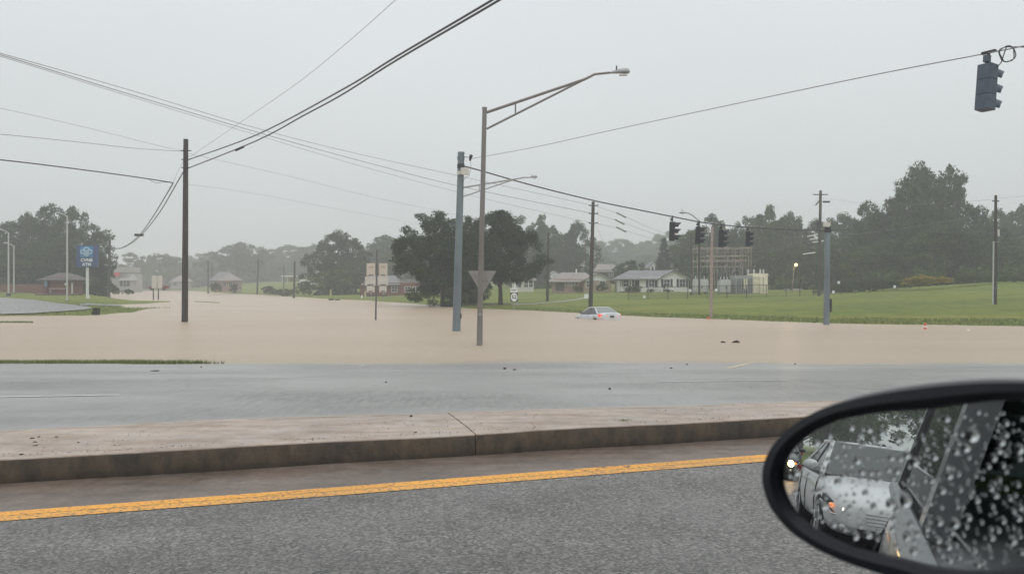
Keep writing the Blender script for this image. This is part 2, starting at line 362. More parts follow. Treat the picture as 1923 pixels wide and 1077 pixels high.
# near carriageway + gutter + yellow line
def frontY(x): return 8.0+.32*x
YL = [(-60, -26), (-40, -14.5), (-20, -2.9), (-12, 2.3), (-6, 4.75), (-3.316, 5.74), (-1.246, 6.454), (2.236, 7.70), (8, 9.6), (60, 26.6)]
def yelY(x): return lerp(x, [a for a, b in YL], [b for a, b in YL])
xn = sorted(set(list(np.linspace(-60, -12, 13))+list(np.linspace(-12, 14, 53))+list(np.linspace(14, 60, 13))))
gridmesh('near_road', xn, np.linspace(0, 1, 12), lambda x, s: (x, (frontY(x)-14)*(1-s)+(yelY(x)+.14)*s, .0), MAT['asphalt'])
gridmesh('gutter', xn, np.linspace(0, 1, 4), lambda x, s: (x, (yelY(x)+.10)*(1-s)+(frontY(x)+.1)*s, -.014), MAT['gutter_concrete'])
def strip(name, pts, wd, z, mat, label=None):
    us = range(len(pts)); P_ = [Vector((a, b)) for a, b in pts]
    def fn(i, s):
        i = int(i); d = (P_[min(i+1, len(P_)-1)]-P_[max(i-1, 0)]).normalized(); n = Vector((-d.y, d.x)); p = P_[i]+n*(s*wd); return (p.x, p.y, z(p.x, p.y) if callable(z) else z)
    o = gridmesh(name, list(us), [-.5, .5], fn, mat)
    if label: o['label'] = label
    return o
xl = np.linspace(-12, 14, 120)
strip('yellow_line', [(x, yelY(x)-.062) for x in xl], .13, .004, MAT['worn_yellow_paint'])
strip('yellow_line', [(x, yelY(x)+.078) for x in xl], .12, .004, MAT['yellow_paint'])
RZ = lambda x, y: road_z(y)-.012+.006*math.sin(x*.5)+.008+dip(x, y)
def gpt(px, py):     # where a pixel's ray meets the far road
    Y = 8.0
    while Y < 60 and CH-(py-HY)/F*Y > road_z(Y): Y += .01
    return ((px-CX)/F*Y, Y)
def lpts(a, b, n=12):
    p, q = gpt(*a), gpt(*b); return [(p[0]+(q[0]-p[0])*i/(n-1), p[1]+(q[1]-p[1])*i/(n-1)) for i in range(n)]
strip('lane_line', lpts((-140, 747), (225, 740)), .11, RZ, MAT['white_paint'])
strip('edge_line', lpts((1370, 691), (1990, 684), 30), .12, RZ, MAT['white_paint'])
strip('edge_line', lpts((1365, 690), (1432, 677)), .12, RZ, MAT['faded_yellow_paint'])
strip('lane_line', lpts((1240, 716), (1480, 713)), .10, RZ, MAT['white_paint'])
strip('lane_line', lpts((500, 708), (560, 707)), .08, RZ, MAT['white_paint'])
# median: kerbed concrete slabs with open joints; each slab its own mesh
KD = Vector((.9524, .3048)); KN = Vector((-.3048, .9524))
def slab(xa, xb, sa, sb, zoff=0):     # front x range; sa/sb = skew of the back edge
    mb = MB(); n = 24; H_ = .180; rows = []
    for i in range(n+1):
        x = xa+(xb-xa)*i/n; f = Vector((x, frontY(x)))
        wv = .012*math.sin(x*3.1)+.006*math.sin(x*11)
        xb_ = x+(sa+(sb-sa)*i/n)
        bk = Vector((xb_, backY(xb_)))
        w_ = bk-f; u = w_.normalized()
        z = H_+zoff+.004*math.sin(x*2.2)
        rows.append([(f.x+u.x*wv, f.y+u.y*wv, -.05), (f.x+u.x*(wv+.002), f.y+u.y*(wv+.002), z-.012), (f.x+u.x*(wv+.007), f.y+u.y*(wv+.007), z-.003), (f.x+u.x*(wv+.03), f.y+u.y*(wv+.03), z),
                     (f.x+w_.x*.35, f.y+w_.y*.35, z+.004), (f.x+w_.x*.8, f.y+w_.y*.8, z-.002), (bk.x-u.x*.14, bk.y-u.y*.14, z-.006), (bk.x-u.x*.13, bk.y-u.y*.13, z-.016), (bk.x-u.x*.12, bk.y-u.y*.12, z-.004), (bk.x-u.x*.02, bk.y-u.y*.02, z-.008), (bk.x, bk.y, z-.03), (bk.x, bk.y, -.3)])
    k = len(rows[0]); vs = [p for r in rows for p in r]; o = len(mb.v); mb.v += vs
    for i in range(n):
        for j in range(k-1):
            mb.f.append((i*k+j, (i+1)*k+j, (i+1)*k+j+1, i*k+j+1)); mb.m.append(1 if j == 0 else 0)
    mb.f.append(tuple(range(k))); mb.m.append(0); mb.f.append(tuple(n*k+j for j in range(k-1, -1, -1))); mb.m.append(0)
    me = mb
    return me
med = bpy.data.objects.new('median_kerb', None); COL.objects.link(med); med['kind'] = 'structure'
cuts = [(-24, -.3), (-17.5, -.32), (-12.0, -.3), (-6.1, -.32), (-.325, -.36), (6.0, -.3), (12, -.3), (18, -.3)]
for i in range(len(cuts)-1):
    g0 = .005; g1 = .005
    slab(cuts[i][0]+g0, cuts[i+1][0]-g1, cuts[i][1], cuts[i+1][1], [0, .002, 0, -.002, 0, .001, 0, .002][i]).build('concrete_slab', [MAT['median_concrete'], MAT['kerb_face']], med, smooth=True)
mbj = MB()
for (x, s) in cuts:
    f = Vector((x, frontY(x))); bk = Vector((x+s, backY(x+s))); a = (bk-f).angle_signed(Vector((1, 0)))
    c_ = (f+bk)/2; u_ = (bk-f).normalized(); c_ = c_+u_*.03; mbj.box((c_.x, c_.y, .06), ((bk-f).length-.08, .04, .2), rz=-a)
mbj.build('joint_filler', pm('joint_dirt', (.03, .026, .02), .8), med)
cpts = [(.19+.02*math.sin(i*1.7)+.006*i, 8.13+i*.115) for i in range(9)]
cm_ = MB(); cm_.tube([(a, b, .1835) for a, b in cpts], .0022, 5); cm_.build('crack', MAT['joint_dirt'], med)
# grit and silt lines lying along the slab
gr = MB(); rg = random.Random(12)
for i in range(900):
    x = rg.uniform(-6, 7); dd = abs(rg.gauss(.13, .035)) if rg.random() < .6 else rg.uniform(.05, 1.1); q = Vector((x, frontY(x)))+KN*dd; s_ = rg.uniform(.0015, .005)
    gr.ball((q.x, q.y, .183), s_, 5, 3, (1.3, .8, .6))
gr.build('grit', MAT['joint_dirt'], med, kind='stuff')
# ------------------------------------------------------------------ trees
def leaf_mat(name, c1, c2, transl=.32):
    m = bpy.data.materials.new(name); m.use_nodes = True; t = m.node_tree; b = t.nodes['Principled BSDF']; MAT[name] = m
    v = objvec(t); oi = t.nodes.new('ShaderNodeObjectInfo')
    n = rampn(t, noise(t, v, 1.2, 4, .7), [(.3, c1), (.7, c2)])
    r = rampn(t, oi.outputs['Random'], [(0, (.62, .68, .64)), (.5, (1, 1, 1)), (1, (1.45, 1.30, 1.0))])
    gi = t.nodes.new('ShaderNodeNewGeometry')
    ri = rampn(t, gi.outputs['Random Per Island'], [(0, (.6, .62, .6)), (1, (1.4, 1.38, 1.35))])
    c = mixc(t, 1, mixc(t, 1, n, r, 'MULTIPLY'), ri, 'MULTIPLY')
    t.links.new(c, b.inputs['Base Color']); b.inputs['Roughness'].default_value = .55; b.inputs['Specular IOR Level'].default_value = .12
    tr = t.nodes.new('ShaderNodeBsdfTranslucent'); t.links.new(c, tr.inputs[0])
    mx = t.nodes.new('ShaderNodeMixShader'); mx.inputs[0].default_value = transl
    t.links.new(b.outputs[0], mx.inputs[1]); t.links.new(tr.outputs[0], mx.inputs[2])
    t.links.new(mx.outputs[0], t.nodes['Material Output'].inputs[0])
    return m
leaf_mat('leaves_dark', (.026, .056, .016), (.078, .128, .036))
leaf_mat('leaves_deep', (.018, .046, .012), (.056, .102, .028))
leaf_mat('leaves_mid', (.034, .064, .020), (.098, .150, .045))
leaf_mat('leaves_conifer', (.016, .032, .018), (.034, .060, .030), .1)
leaf_mat('leaves_shrub', (.035, .058, .020), (.08, .115, .036))
leaf_mat('leaves_yellow', (.22, .20, .035), (.42, .33, .06))
pm('bark', (.055, .045, .036), .85, var=.35, scale=3, bump=.8, bscale=14, stretch=(3, 3, .6))
def crown_proto(seed, kind='broad', leaves=9000, size=.34, mat='leaves_dark', **opts):
    """a crown of height 1..: unit space, trunk base at 0, top at z=10, half-width about 3.6; returns leaf mesh and limb mesh"""
    r = np.random.RandomState(seed); rr = random.Random(seed)
    H = 10.0; cl = []
    if kind == 'conifer':
        for i in range(46):
            f = (i+.5)/46; z = .9+f*9.0; rad = 2.1*(1-f)**.85+.12; n = max(2, int(7*(1-f)+2))
            for k in range(n):
                a = rr.uniform(0, 6.28); q = rad*rr.uniform(.45, 1.0); cl.append((q*math.cos(a), q*math.sin(a), z-.25*q, .42, .42, .26))
        main = []
    else:
        if kind == 'tall': nb, Rw, z0, z1 = 46, 2.3, 1.6, 9.3
        elif kind == 'bush': nb, Rw, z0, z1 = 30, 4.6, .6, 8.2
        elif kind == 'lobed': nb, Rw, z0, z1 = 44, 3.5, 2.0, 9.0
        else: nb, Rw, z0, z1 = 54, 3.7, 1.7, 9.0
        cfg = {'tall': (2.4, .9, 10, 90), 'bush': (4.7, .2, 9.4, 60), 'lobed': (3.7, .9, 10, 110)}.get(kind, (3.8, .8, 10, 120))
        if 'lift' in opts: cfg = (cfg[0], opts['lift'], cfg[2], opts['nc'])
        Rw, z0, z1, nc = cfg; bumps = []
        for i in range(12):
            u = r.normal(size=3); u /= np.linalg.norm(u); bumps.append((u, (.30 if i < 7 else -.34)*(1.4 if kind == 'lobed' else 1)*(.3 if u[2] > .6 and i < 7 else 1)))
        zc = (z0+z1)/2; hz_ = (z1-z0)/2
        for i in range(nc):
            u = r.normal(size=3); u /= np.linalg.norm(u)
            if kind == 'bush': u[2] = u[2]*.8+.1
            shp = 1.0
            for (bu, am) in bumps: shp += am*max(0, float(u@bu)-.55)/.45
            # fuller below, narrower above
            zz_ = u[2]; wide = (1.08-.30*max(0, zz_)-.10*max(0, -zz_))
            k = (1.0 if i > nc*.3 else rr.uniform(.3, .7))*shp*rr.uniform(.84, .93)
            s = rr.uniform(.5, 1.0)*Rw*.23*(1 if kind != 'tall' else 1.25)
            cl.append((u[0]*Rw*wide*k, u[1]*Rw*wide*k, min(9.75, zc+u[2]*hz_*min(1.02, k)*.95), s, s, s*.85))
        for i in range(nc//3):
            q = cl[rr.randrange(nc)]; f_ = rr.uniform(1.08, 1.27); cl.append((q[0]*f_, q[1]*f_, min(9.8, zc+(q[2]-zc)*1.04), .34, .34, .26))
        nb = 0
        # a few big lobes, clumps gathered on them
        lobes = []
        nl = {'tall': 6, 'bush': 6, 'lobed': 6}.get(kind, 8)
        for i in range(nl):
            f = i/(nl-1); z = z0+1.2+(z1-z0-2.2)*f; prof_ = math.sin(math.pi*min(1, .22+.68*(1-f)))**.7
            a = i*2.4+rr.uniform(-.5, .5); q = Rw*.56*prof_*rr.uniform(.55, 1.1)*(0.35 if i == nl-1 else 1)
            lobes.append((q*math.cos(a), q*math.sin(a), z, Rw*rr.uniform(.36, .50), (z1-z0)*rr.uniform(.14, .2)))
        for i in range(nb):
            L = lobes[i % nl]; u = r.normal(size=3); u /= np.linalg.norm(u); u[2] = abs(u[2])*rr.choice([1, 1, 1, -.7]); k = rr.uniform(.62, 1.1)
            s = rr.uniform(.55, 1.0)*Rw*.27
            cl.append((L[0]+u[0]*L[3]*k, L[1]+u[1]*L[3]*k, L[2]+u[2]*L[4]*k*1.35, s, s, s*.78))
        for i in range(0):   # stray sprays past the outline
            L = lobes[rr.randrange(nl)]; u = r.normal(size=3); u /= np.linalg.norm(u); k = rr.uniform(1.2, 1.45)
            cl.append((L[0]+u[0]*L[3]*k, L[1]+u[1]*L[3]*k, L[2]+abs(u[2])*L[4]*k*1.3, .38, .38, .28))
    cl = np.array(cl); vol = cl[:, 3]**2; pr = vol/vol.sum()
    idx = r.choice(len(cl), leaves, p=pr)
    d = r.normal(size=(leaves, 3)); d /= np.linalg.norm(d, axis=1)[:, None]
    rad = r.uniform(0.25, 1.08, leaves)**.6
    c = cl[idx, :3]+d*cl[idx, 3:6]*rad[:, None]
    c += r.normal(size=c.shape)*.07
    nrm = d*.6+r.normal(size=(leaves, 3))*.7+np.array([0, 0, .5]); nrm /= np.linalg.norm(nrm, axis=1)[:, None]
    t1 = np.cross(nrm, r.normal(size=(leaves, 3))); t1 /= np.linalg.norm(t1, axis=1)[:, None]; t2 = np.cross(nrm, t1)
    s = (size*r.uniform(.55, 1.25, leaves))[:, None]; 
    v0 = c-t1*s*.5; v1 = c-t2*s*.33+nrm*s*.06; v2 = c+t1*s*.5; v3 = c+t2*s*.33-nrm*s*.05
    V = np.stack([v0, v1, v2, v3], 1).reshape(-1, 3)
    V[:, 2] = np.maximum(V[:, 2], .02)
    Fq = np.arange(leaves*4).reshape(-1, 4)
    me = fastmesh('crown', V, Fq, MAT[mat])
    # trunk and limbs
    mb = MB(); 
    tw = {'tall': .17, 'bush': .05, 'conifer': .14}.get(kind, .21)
    lean = rr.uniform(-.25, .25)
    tp = [(0, 0, -.25), (lean*.15, 0, 1.2), (lean*.5, lean*.3, 3.2), (lean*.8, .1, 5.5), (lean, .1, 8.2)]
    mb.tube(tp, [tw*1.35, tw, tw*.78, tw*.45, tw*.1], 8)
    if kind != 'conifer':
        pick = rr.sample(range(len(cl)), min(16, len(cl)))
        for j in pick:
            e_ = cl[j, :3]; zb = max(1.0 if kind != 'bush' else .1, min(5.5, e_[2]*rr.uniform(.35, .6))); f = zb/8.2
            st = Vector((lean*f, .05, zb)); mid = st.lerp(Vector(e_), .5)+Vector((0, 0, .35))
            mb.tube([st, mid, Vector(e_)], [tw*.42, tw*.25, tw*.08], 5, cap=False)
    tm = mb.build('trunk', MAT['bark'], smooth=True); tme = tm.data; bpy.data.objects.remove(tm)
    return me, tme
PROTO = {}
def proto(key, *a, **k): PROTO[key] = crown_proto(*a, **k)
for i in range(4): proto('broad%d' % i, 11+i, 'broad', 13000, .31, 'leaves_dark' if i % 2 else 'leaves_mid')
for i in range(3): proto('lobed%d' % i, 31+i, 'lobed', 12500, .32, 'leaves_dark' if i != 1 else 'leaves_mid')
for i in range(3): proto('tall%d' % i, 51+i, 'tall', 10000, .30, 'leaves_mid' if i == 1 else 'leaves_dark')
proto('conifer0', 71, 'conifer', 9000, .30, 'leaves_conifer')
proto('conifer1', 72, 'conifer', 8000, .34, 'leaves_conifer')
for i in range(3): proto('bush%d' % i, 81+i, 'bush', 5000, .5, 'leaves_shrub' if i != 2 else 'leaves_mid')
proto('ybush', 91, 'bush', 4500, .5, 'leaves_yellow')
HW = {'broad': 3.9, 'lobed': 3.9, 'tall': 2.6, 'conifer': 2.1, 'bush': 5.0, 'ybush': 5.0}
def tree(px, top, wpx, Y, key, label, cat='tree', group=None, zb=None, name=None, depth=None):
    if Y > 300: Y *= 1.18
    g = G(px, Y)
    if zb is not None: g.z = zb
    zt = CH+(HY-top)/F*Y; h = (zt-g.z)/10.0; base = key.rstrip('0123456789')
    sw = (wpx/2/F*Y)/HW[base]
    r_ = thing(name or ('shrub' if base in ('bush', 'ybush') else 'conifer_tree' if base == 'conifer' else 'broadleaf_tree'), label, cat, g, rnd.uniform(0, 6.28), group)
    r_.scale = (sw, sw if depth is None else depth, h)
    cm, tm = PROTO[key]
    linkmesh('crown', cm, r_); linkmesh('trunk', tm, r_)
    return r_
ORD = ['first', 'second', 'third', 'fourth', 'fifth', 'sixth', 'seventh', 'eighth', 'ninth', 'tenth', 'eleventh', 'twelfth', 'thirteenth', 'fourteenth', 'fifteenth', 'sixteenth', 'seventeenth', 'eighteenth', 'nineteenth', 'twentieth']
def row(items, phrase, group, wide=1.22):
    items = sorted(items)
    for i, (px, top, wd, Y, key) in enumerate(items):
        kw = {'broad': 'round-crowned', 'lobed': 'uneven lobed', 'tall': 'slender', 'conifer': 'pointed dark', 'bush': 'low bushy'}[key.rstrip('0123456789')]
        lab = '%s tree, %s from left %s' % (kw, ORD[i], phrase)
        tree(px, top, wd*wide, Y, key, lab, 'tree', group)
# wood behind the kiosk
row([(-60, 398, 80, 205, 'broad1'), (8, 404, 74, 200, 'broad3'), (47, 396, 62, 196, 'lobed0'), (88, 381, 78, 194, 'broad1'), (140, 384, 74, 190, 'lobed2'), (176, 428, 44, 186, 'lobed0')],
    'in the tall wood behind the brick kiosk', 'tall trees behind the brick kiosk')
row([(20, 452, 80, 178, 'broad3'), (70, 448, 70, 182, 'broad1'), (115, 445, 70, 180, 'lobed2'), (158, 450, 60, 178, 'broad3'), (190, 470, 44, 176, 'lobed0')],
    'in the lower front row behind the brick kiosk', 'lower trees behind the brick kiosk')
# far left-centre, fading in the rain
row([(256, 474, 52, 350, 'lobed1'), (238, 495, 50, 430, 'broad0'), (312, 470, 66, 345, 'broad0'), (345, 500, 60, 450, 'broad2'), (382, 472, 66, 430, 'broad2'), (412, 478, 60, 420, 'lobed1'), (446, 448, 92, 350, 'broad0'), (486, 470, 60, 400, 'broad2'), (522, 462, 64, 420, 'lobed1'), (553, 458, 60, 440, 'tall1'), (590, 452, 70, 400, 'broad0'), (415, 500, 70, 380, 'broad2'), (530, 490, 70, 380, 'broad0')],
    'in the faded treeline right of the brick kiosk', 'far trees fading into the rain')
row([(640, 432, 82, 215, 'lobed0'), (612, 478, 56, 212, 'broad1'), (668, 478, 70, 205, 'broad3'), (645, 500, 96, 200, 'bush2')], 'in the dark clump left of the cream sign board', 'trees left of the cream sign board')
row([(702, 452, 70, 290, 'broad2'), (730, 438, 74, 300, 'broad2'), (770, 432, 70, 310, 'broad0'), (805, 440, 60, 300, 'tall1'), (745, 478, 80, 260, 'broad1')], 'in the row behind the cream sign board', 'trees behind the cream sign board')
row([(985, 405, 60, 250, 'tall0'), (1012, 402, 46, 245, 'tall2'), (1042, 412, 56, 240, 'broad3'), (1075, 413, 54, 235, 'lobed0'), (1010, 450, 70, 225, 'broad1'), (1075, 455, 60, 225, 'broad3'), (905, 400, 60, 250, 'broad3')], 'in the wood behind the tan house', 'trees behind the tan house')
row([(1105, 448, 60, 420, 'broad0'), (1140, 450, 60, 430, 'broad2'), (1172, 446, 56, 420, 'tall1'), (1204, 448, 60, 430, 'broad0'), (1236, 440, 60, 410, 'lobed1'), (1262, 432, 46, 400, 'tall1'), (1120, 480, 70, 330, 'broad2'), (1220, 476, 60, 330, 'broad2')], 'on the pale misty rise between the two houses', 'misty trees above the houses')
tree(1183, 481, 66, 185, 'bush2', 'dark rounded tree between the tan house and the white house', group=None, name='broadleaf_tree')
tree(1247, 447, 40, 200, 'conifer0', 'narrow dark pointed tree behind the white house roof')
row([(1285, 436, 66, 200, 'broad1'), (1312, 416, 60, 205, 'broad3'), (1345, 402, 60, 200, 'lobed1'), (1380, 428, 56, 205, 'broad0'), (1412, 398, 66, 200, 'broad2'), (1448, 386, 62, 196, 'lobed1'), (1484, 388, 58, 198, 'broad0'), (1512, 430, 50, 200, 'broad1'), (1545, 408, 60, 196, 'lobed0'), (1585, 388, 72, 190, 'broad0'), (1628, 376, 70, 188, 'broad1')],
    'in the tall row behind the substation', 'tall trees behind the substation')
row([(1295, 478, 70, 178, 'broad3'), (1335, 476, 70, 180, 'broad1'), (1385, 470, 80, 178, 'broad3'), (1435, 468, 80, 176, 'broad1'), (1482, 455, 76, 174, 'lobed0'), (1520, 460, 70, 172, 'broad3'), (1562, 455, 76, 168, 'broad1'), (1605, 448, 80, 165, 'broad3')],
    'in the lower dark row behind the substation', 'lower trees behind the substation')
row([(1680, 350, 84, 168, 'broad3'), (1735, 299, 84, 165, 'lobed0'), (1785, 304, 84, 166, 'lobed2'), (1842, 385, 70, 162, 'broad1'), (1700, 330, 70, 172, 'lobed2'), (1880, 378, 70, 200, 'broad3'), (1925, 368, 80, 205, 'lobed0'), (1985, 372, 90, 200, 'broad1'), (2060, 360, 100, 195, 'broad3'), (2160, 372, 110, 180, 'lobed0'), (2280, 380, 120, 175, 'broad1'), (2420, 376, 130, 170, 'lobed2'), (1650, 385, 60, 170, 'broad3')],
    'in the tallest stand above the right field', 'tallest trees above the right field')
row([(1655, 448, 84, 155, 'broad1'), (1700, 430, 90, 152, 'broad3'), (1750, 420, 96, 150, 'broad1'), (1800, 425, 90, 150, 'lobed0'), (1850, 440, 86, 152, 'broad3'), (1900, 445, 90, 156, 'broad1'), (1960, 440, 96, 158, 'lobed2'), (1725, 380, 90, 160, 'broad1'), (1785, 378, 84, 160, 'broad3')],
    'in the lower front row above the right field', 'front row of trees above the right field')
# the pair of trees at the water's edge
proto('wide_a', 107, 'broad', 50000, .21, 'leaves_deep', lift=.15, nc=175); proto('wide_b', 112, 'broad', 40000, .21, 'leaves_deep', lift=1.7, nc=160); HW['wide_a'] = 3.9; HW['wide_b'] = 3.9
tree(832, 392, 160, 104, 'wide_a', 'broad dark tree at the water edge left of the grey strain pole', name='broadleaf_tree', zb=-1.05)
tree(940, 390, 146, 106, 'wide_b', 'dark tree with a bare trunk at the water edge behind the lamp post', name='broadleaf_tree', zb=-.85)
tree(882, 402, 110, 112, 'wide_a', 'smaller dark tree filling the gap between the two water edge trees', name='broadleaf_tree')
# shrubs
def shrub(px, top, bot, wpx, Y, key, label, group=None, name='shrub'):
    z = CH-(bot-HY)/F*Y; return tree(px, top, wpx, Y, key, label, 'shrub', group, zb=z-.1, name=name)
shrub(405, 528, 552, 26, 230, 'bush1', 'left one of two round shrubs standing in the flood')
shrub(440, 530, 552, 18, 232, 'bush0', 'right and smaller of two round shrubs standing in the flood')
shrub(241, 541, 554, 24, 170, 'bush1', 'low shrub half drowned right of the thin dark pole')
shrub(195, 524, 555, 44, 168, 'bush0', 'leafy shrub mass behind the white sign pole')
shrub(172, 512, 555, 40, 172, 'bush2', 'taller dark shrub behind the blue bank sign')
shrub(216, 532, 556, 18, 166, 'bush2', 'small dark shrub at the foot of the thin dark pole')
shrub(505, 534, 556, 30, 205, 'bush1', 'low hedge bush on the far shore right of the round shrubs')
shrub(535, 540, 558, 46, 200, 'bush0', 'wide low hedge on the far shore left of the leaning dark pole')
shrub(572, 524, 558, 36, 195, 'bush2', 'dark shrub in front of the far white house')
shrub(1130, 528, 549, 26, 152, 'bush2', 'dark shrub at the wall of the tan house')
shrub(1085, 534, 549, 20, 152, 'bush0', 'small shrub in front of the pink brick wall of the tan house')
shrub(1192, 533, 549, 30, 145, 'bush2', 'dark shrub beside the porch of the white house')
shrub(1180, 539, 549, 14, 144, 'bush0', 'small shrub at the left corner of the white house')
shrub(1222, 541, 549, 16, 144, 'bush0', 'low shrub under the middle windows of the white house')
shrub(1252, 542, 549, 22, 144, 'bush1', 'low shrub below the right windows of the white house')
row2 = [(1598, 520, 556, 60, 128), (1640, 516, 552, 60, 124), (1680, 512, 545, 60, 122), (1815, 512, 532, 50, 118), (1860, 514, 532, 60, 122), (1915, 512, 532, 70, 122), (1560, 528, 560, 60, 132)]
for i, (a, b_, c_, d_, e_) in enumerate(sorted(row2)):
    shrub(a, b_, c_, d_, e_, 'bush2' if i % 2 else 'bush0', 'wild green shrub, %s from left under the trees above the right field' % ORD[i], 'wild shrubs under the right trees')
shrub(1727, 511, 540, 64, 117, 'ybush', 'yellow flowering shrub at the top of the right field')
shrub(1770, 516, 534, 44, 115, 'ybush', 'smaller yellow green shrub right of the yellow flowering one')
# trees behind the camera, seen in the door mirror
for i, (x, y, h, k) in enumerate([(-100, -18, 1.3, 'broad1'), (-118, -30, 1.5, 'lobed0'), (-112, -46, 1.3, 'broad3'), (-140, -32, 1.6, 'broad1'), (-145, -58, 1.5, 'lobed2'), (-95, -60, 1.3, 'broad3'), (-160, -46, 1.7, 'broad1'), (-130, -14, 1.4, 'broad3')]):
    r_ = thing('broadleaf_tree', 'green tree behind the following cars, %s in the row the mirror shows' % ORD[i], 'tree', (x, y, -.1), i*1.3, 'trees behind the following cars'); r_.scale = (h*1.3, h*1.3, h)
    linkmesh('crown', PROTO[k][0], r_); linkmesh('trunk', PROTO[k][1], r_)
# undergrowth closing the foot of the woods: nobody could count it
def brush(name, spans, size, n, mat, seed):
    r = np.random.RandomState(seed); C_ = []
    for (p0, p1, Y0, Y1, h) in spans:
        k = int(n*(p1-p0)/1000)
        for i in range(k):
            p_ = r.uniform(p0, p1); y_ = r.uniform(Y0, Y1); g = G(p_, y_); hh = h*(.55+.45*math.sin(p_*.11)*math.cos(p_*.037))*r.uniform(.2, 1)
            C_.append((g.x, g.y, g.z+hh*r.uniform(0, 1)**.7))
    C_ = np.array(C_); n_ = len(C_)
    nn_ = r.normal(size=(n_, 3)); nn_ /= np.linalg.norm(nn_, axis=1)[:, None]
    t1 = np.cross(nn_, r.normal(size=(n_, 3))); t1 /= np.linalg.norm(t1, axis=1)[:, None]; t2 = np.cross(nn_, t1)
    s = (size*r.uniform(.5, 1.2, n_))[:, None]
    V = np.stack([C_-t1*s, C_-t2*s*.6, C_+t1*s, C_+t2*s*.6], 1).reshape(-1, 3)
    o = linkmesh(name, fastmesh(name, V, np.arange(n_*4).reshape(-1, 4), MAT[mat]), kind='stuff'); return o
tag(brush('treeline', [(225, 620, 440, 452, 7.0), (225, 1320, 520, 545, 16.5), (690, 830, 330, 340, 9)], 1.0, 34000, 'leaves_mid', 15), 'hazy wooded ridge closing the view behind the houses', 'wood')
tag(brush('treeline', [(-300, 190, 222, 236, 17.0), (1280, 1660, 232, 242, 17.0), (1640, 2300, 225, 240, 15.0), (2300, 4200, 170, 190, 14.0), (-1500, -300, 225, 245, 15.0), (950, 1110, 262, 268, 12.0)], .8, 22000, 'leaves_dark', 16), 'shaded wood mass closing the gaps behind the near trees', 'wood')
tag(brush('undergrowth', [(-200, 205, 178, 186, 3.2), (1270, 1620, 165, 175, 4.0), (1600, 2050, 140, 150, 4.5), (960, 1110, 205, 215, 4), (590, 700, 196, 204, 2.2), (700, 800, 230, 240, 4)], .42, 16000, 'leaves_dark', 5), 'dark tangled undergrowth at the foot of the woods', 'undergrowth')
# rough grass along the flooded edge, and the drowned grass strip beside the road
def tufts(name, pts, h, wd, mat, seed):
    r = np.random.RandomState(seed); V = []
    for (x, y, z) in pts:
        a = r.uniform(0, 6.28); hh = h*r.uniform(.4, 1.2); dx, dy = math.cos(a)*wd, math.sin(a)*wd; lx, ly = r.normal(size=2)*hh*.35
        V += [(x-dx, y-dy, z), (x+dx, y+dy, z), (x+lx, y+ly, z+hh)]
    V = np.array(V); return linkmesh(name, fastmesh(name, V, np.arange(len(V)).reshape(-1, 3), MAT[mat]), kind='stuff')
m, t, b, nn, lk = node_mat('grass_blade'); gi = t.nodes.new('ShaderNodeNewGeometry')
lk(rampn(t, gi.outputs['Random Per Island'], [(0, (.09, .13, .03)), (.6, (.15, .20, .05)), (1, (.24, .25, .09))]), b.inputs['Base Color']); b.inputs['Roughness'].default_value = .6
rs = np.random.RandomState(3); pts = []
for i in range(16000):
    x = rs.uniform(-17.5, -9.0); taper = min(1, max(.05, (-9.2-x)/2.6)); y = 27.55+.06*(x+13)+rs.normal()*.30*taper
    if rs.uniform() < taper*(.75+.25*math.sin(x*3)): pts.append((x, y, road_z(y)-.03))
tag(tufts('grass', pts, .13, .012, 'grass_blade', 4), 'thin strip of green grass between the wet road and the flood', 'grass')
pts = []
for i in range(14000):
    p_ = rs.uniform(400, 2300); y_ = shore(p_)+rs.uniform(-.3, 6)**1.0; g = G(p_, y_)
    if g.z > WZ-.05 and y_ < 110: pts.append((g.x, g.y, g.z-.02))
for i in range(6000):
    p_ = rs.uniform(-150, 330); y_ = rs.uniform(68, 112); g = G(p_, y_)
    if g.z > WZ-.03: pts.append(tuple(g))
tag(tufts('grass', pts, .17, .03, 'grass_blade', 6), 'rough grass along the flooded edge of the far field', 'grass')
# small floating verge of grass in the water at far left
pts = []
for i in range(1500):
    p_ = rs.uniform(-60, 62); y_ = 59.5+rs.normal()*.5; g = P(p_, 600, y_); pts.append((g.x, y_, WZ-.05))
for i in range(800):
    p_ = rs.uniform(365, 412); y_ = 134+(p_-365)*-.2+rs.normal()*.6; g = P(p_, 600, y_); pts.append((g.x, y_, WZ-.05))
tag(tufts('grass', pts, .13, .05, 'grass_blade', 7), 'drowned grass tips poking out of the brown water', 'grass')
# parking lot and paths on the left bank, laid just over the ground
def drape(name, pl, near, far, mat, off=.02, label=None):
    us = np.linspace(0, 1, 40)
    def fn(u, s):
        px = lerp(u, np.linspace(0, 1, len(pl)), pl); y0 = lerp(u, np.linspace(0, 1, len(pl)), near); y1 = lerp(u, np.linspace(0, 1, len(pl)), far); y = y0+(y1-y0)*s; g = G(px, y); return (g.x, g.y, g.z+off)
    return gridmesh(name, us, np.linspace(0, 1, 24), fn, mat)
drape('parking_lot', [-300, -100, 0, 60, 110, 150, 172], [70, 72, 73, 75, 79, 83, 87.5], [150, 145, 132, 122, 107, 97, 90], MAT['pavement_wet'], .09)
drape('driveway', [150, 175, 200, 230], [98, 101, 103.5, 107], [104, 109, 112, 112], MAT['pavement_wet'], .08)
drape('footpath', [960, 1000, 1040, 1075, 1100], [104, 106, 111, 118, 126], [107, 109, 114.5, 122, 131], MAT['pavement_wet'], .03)
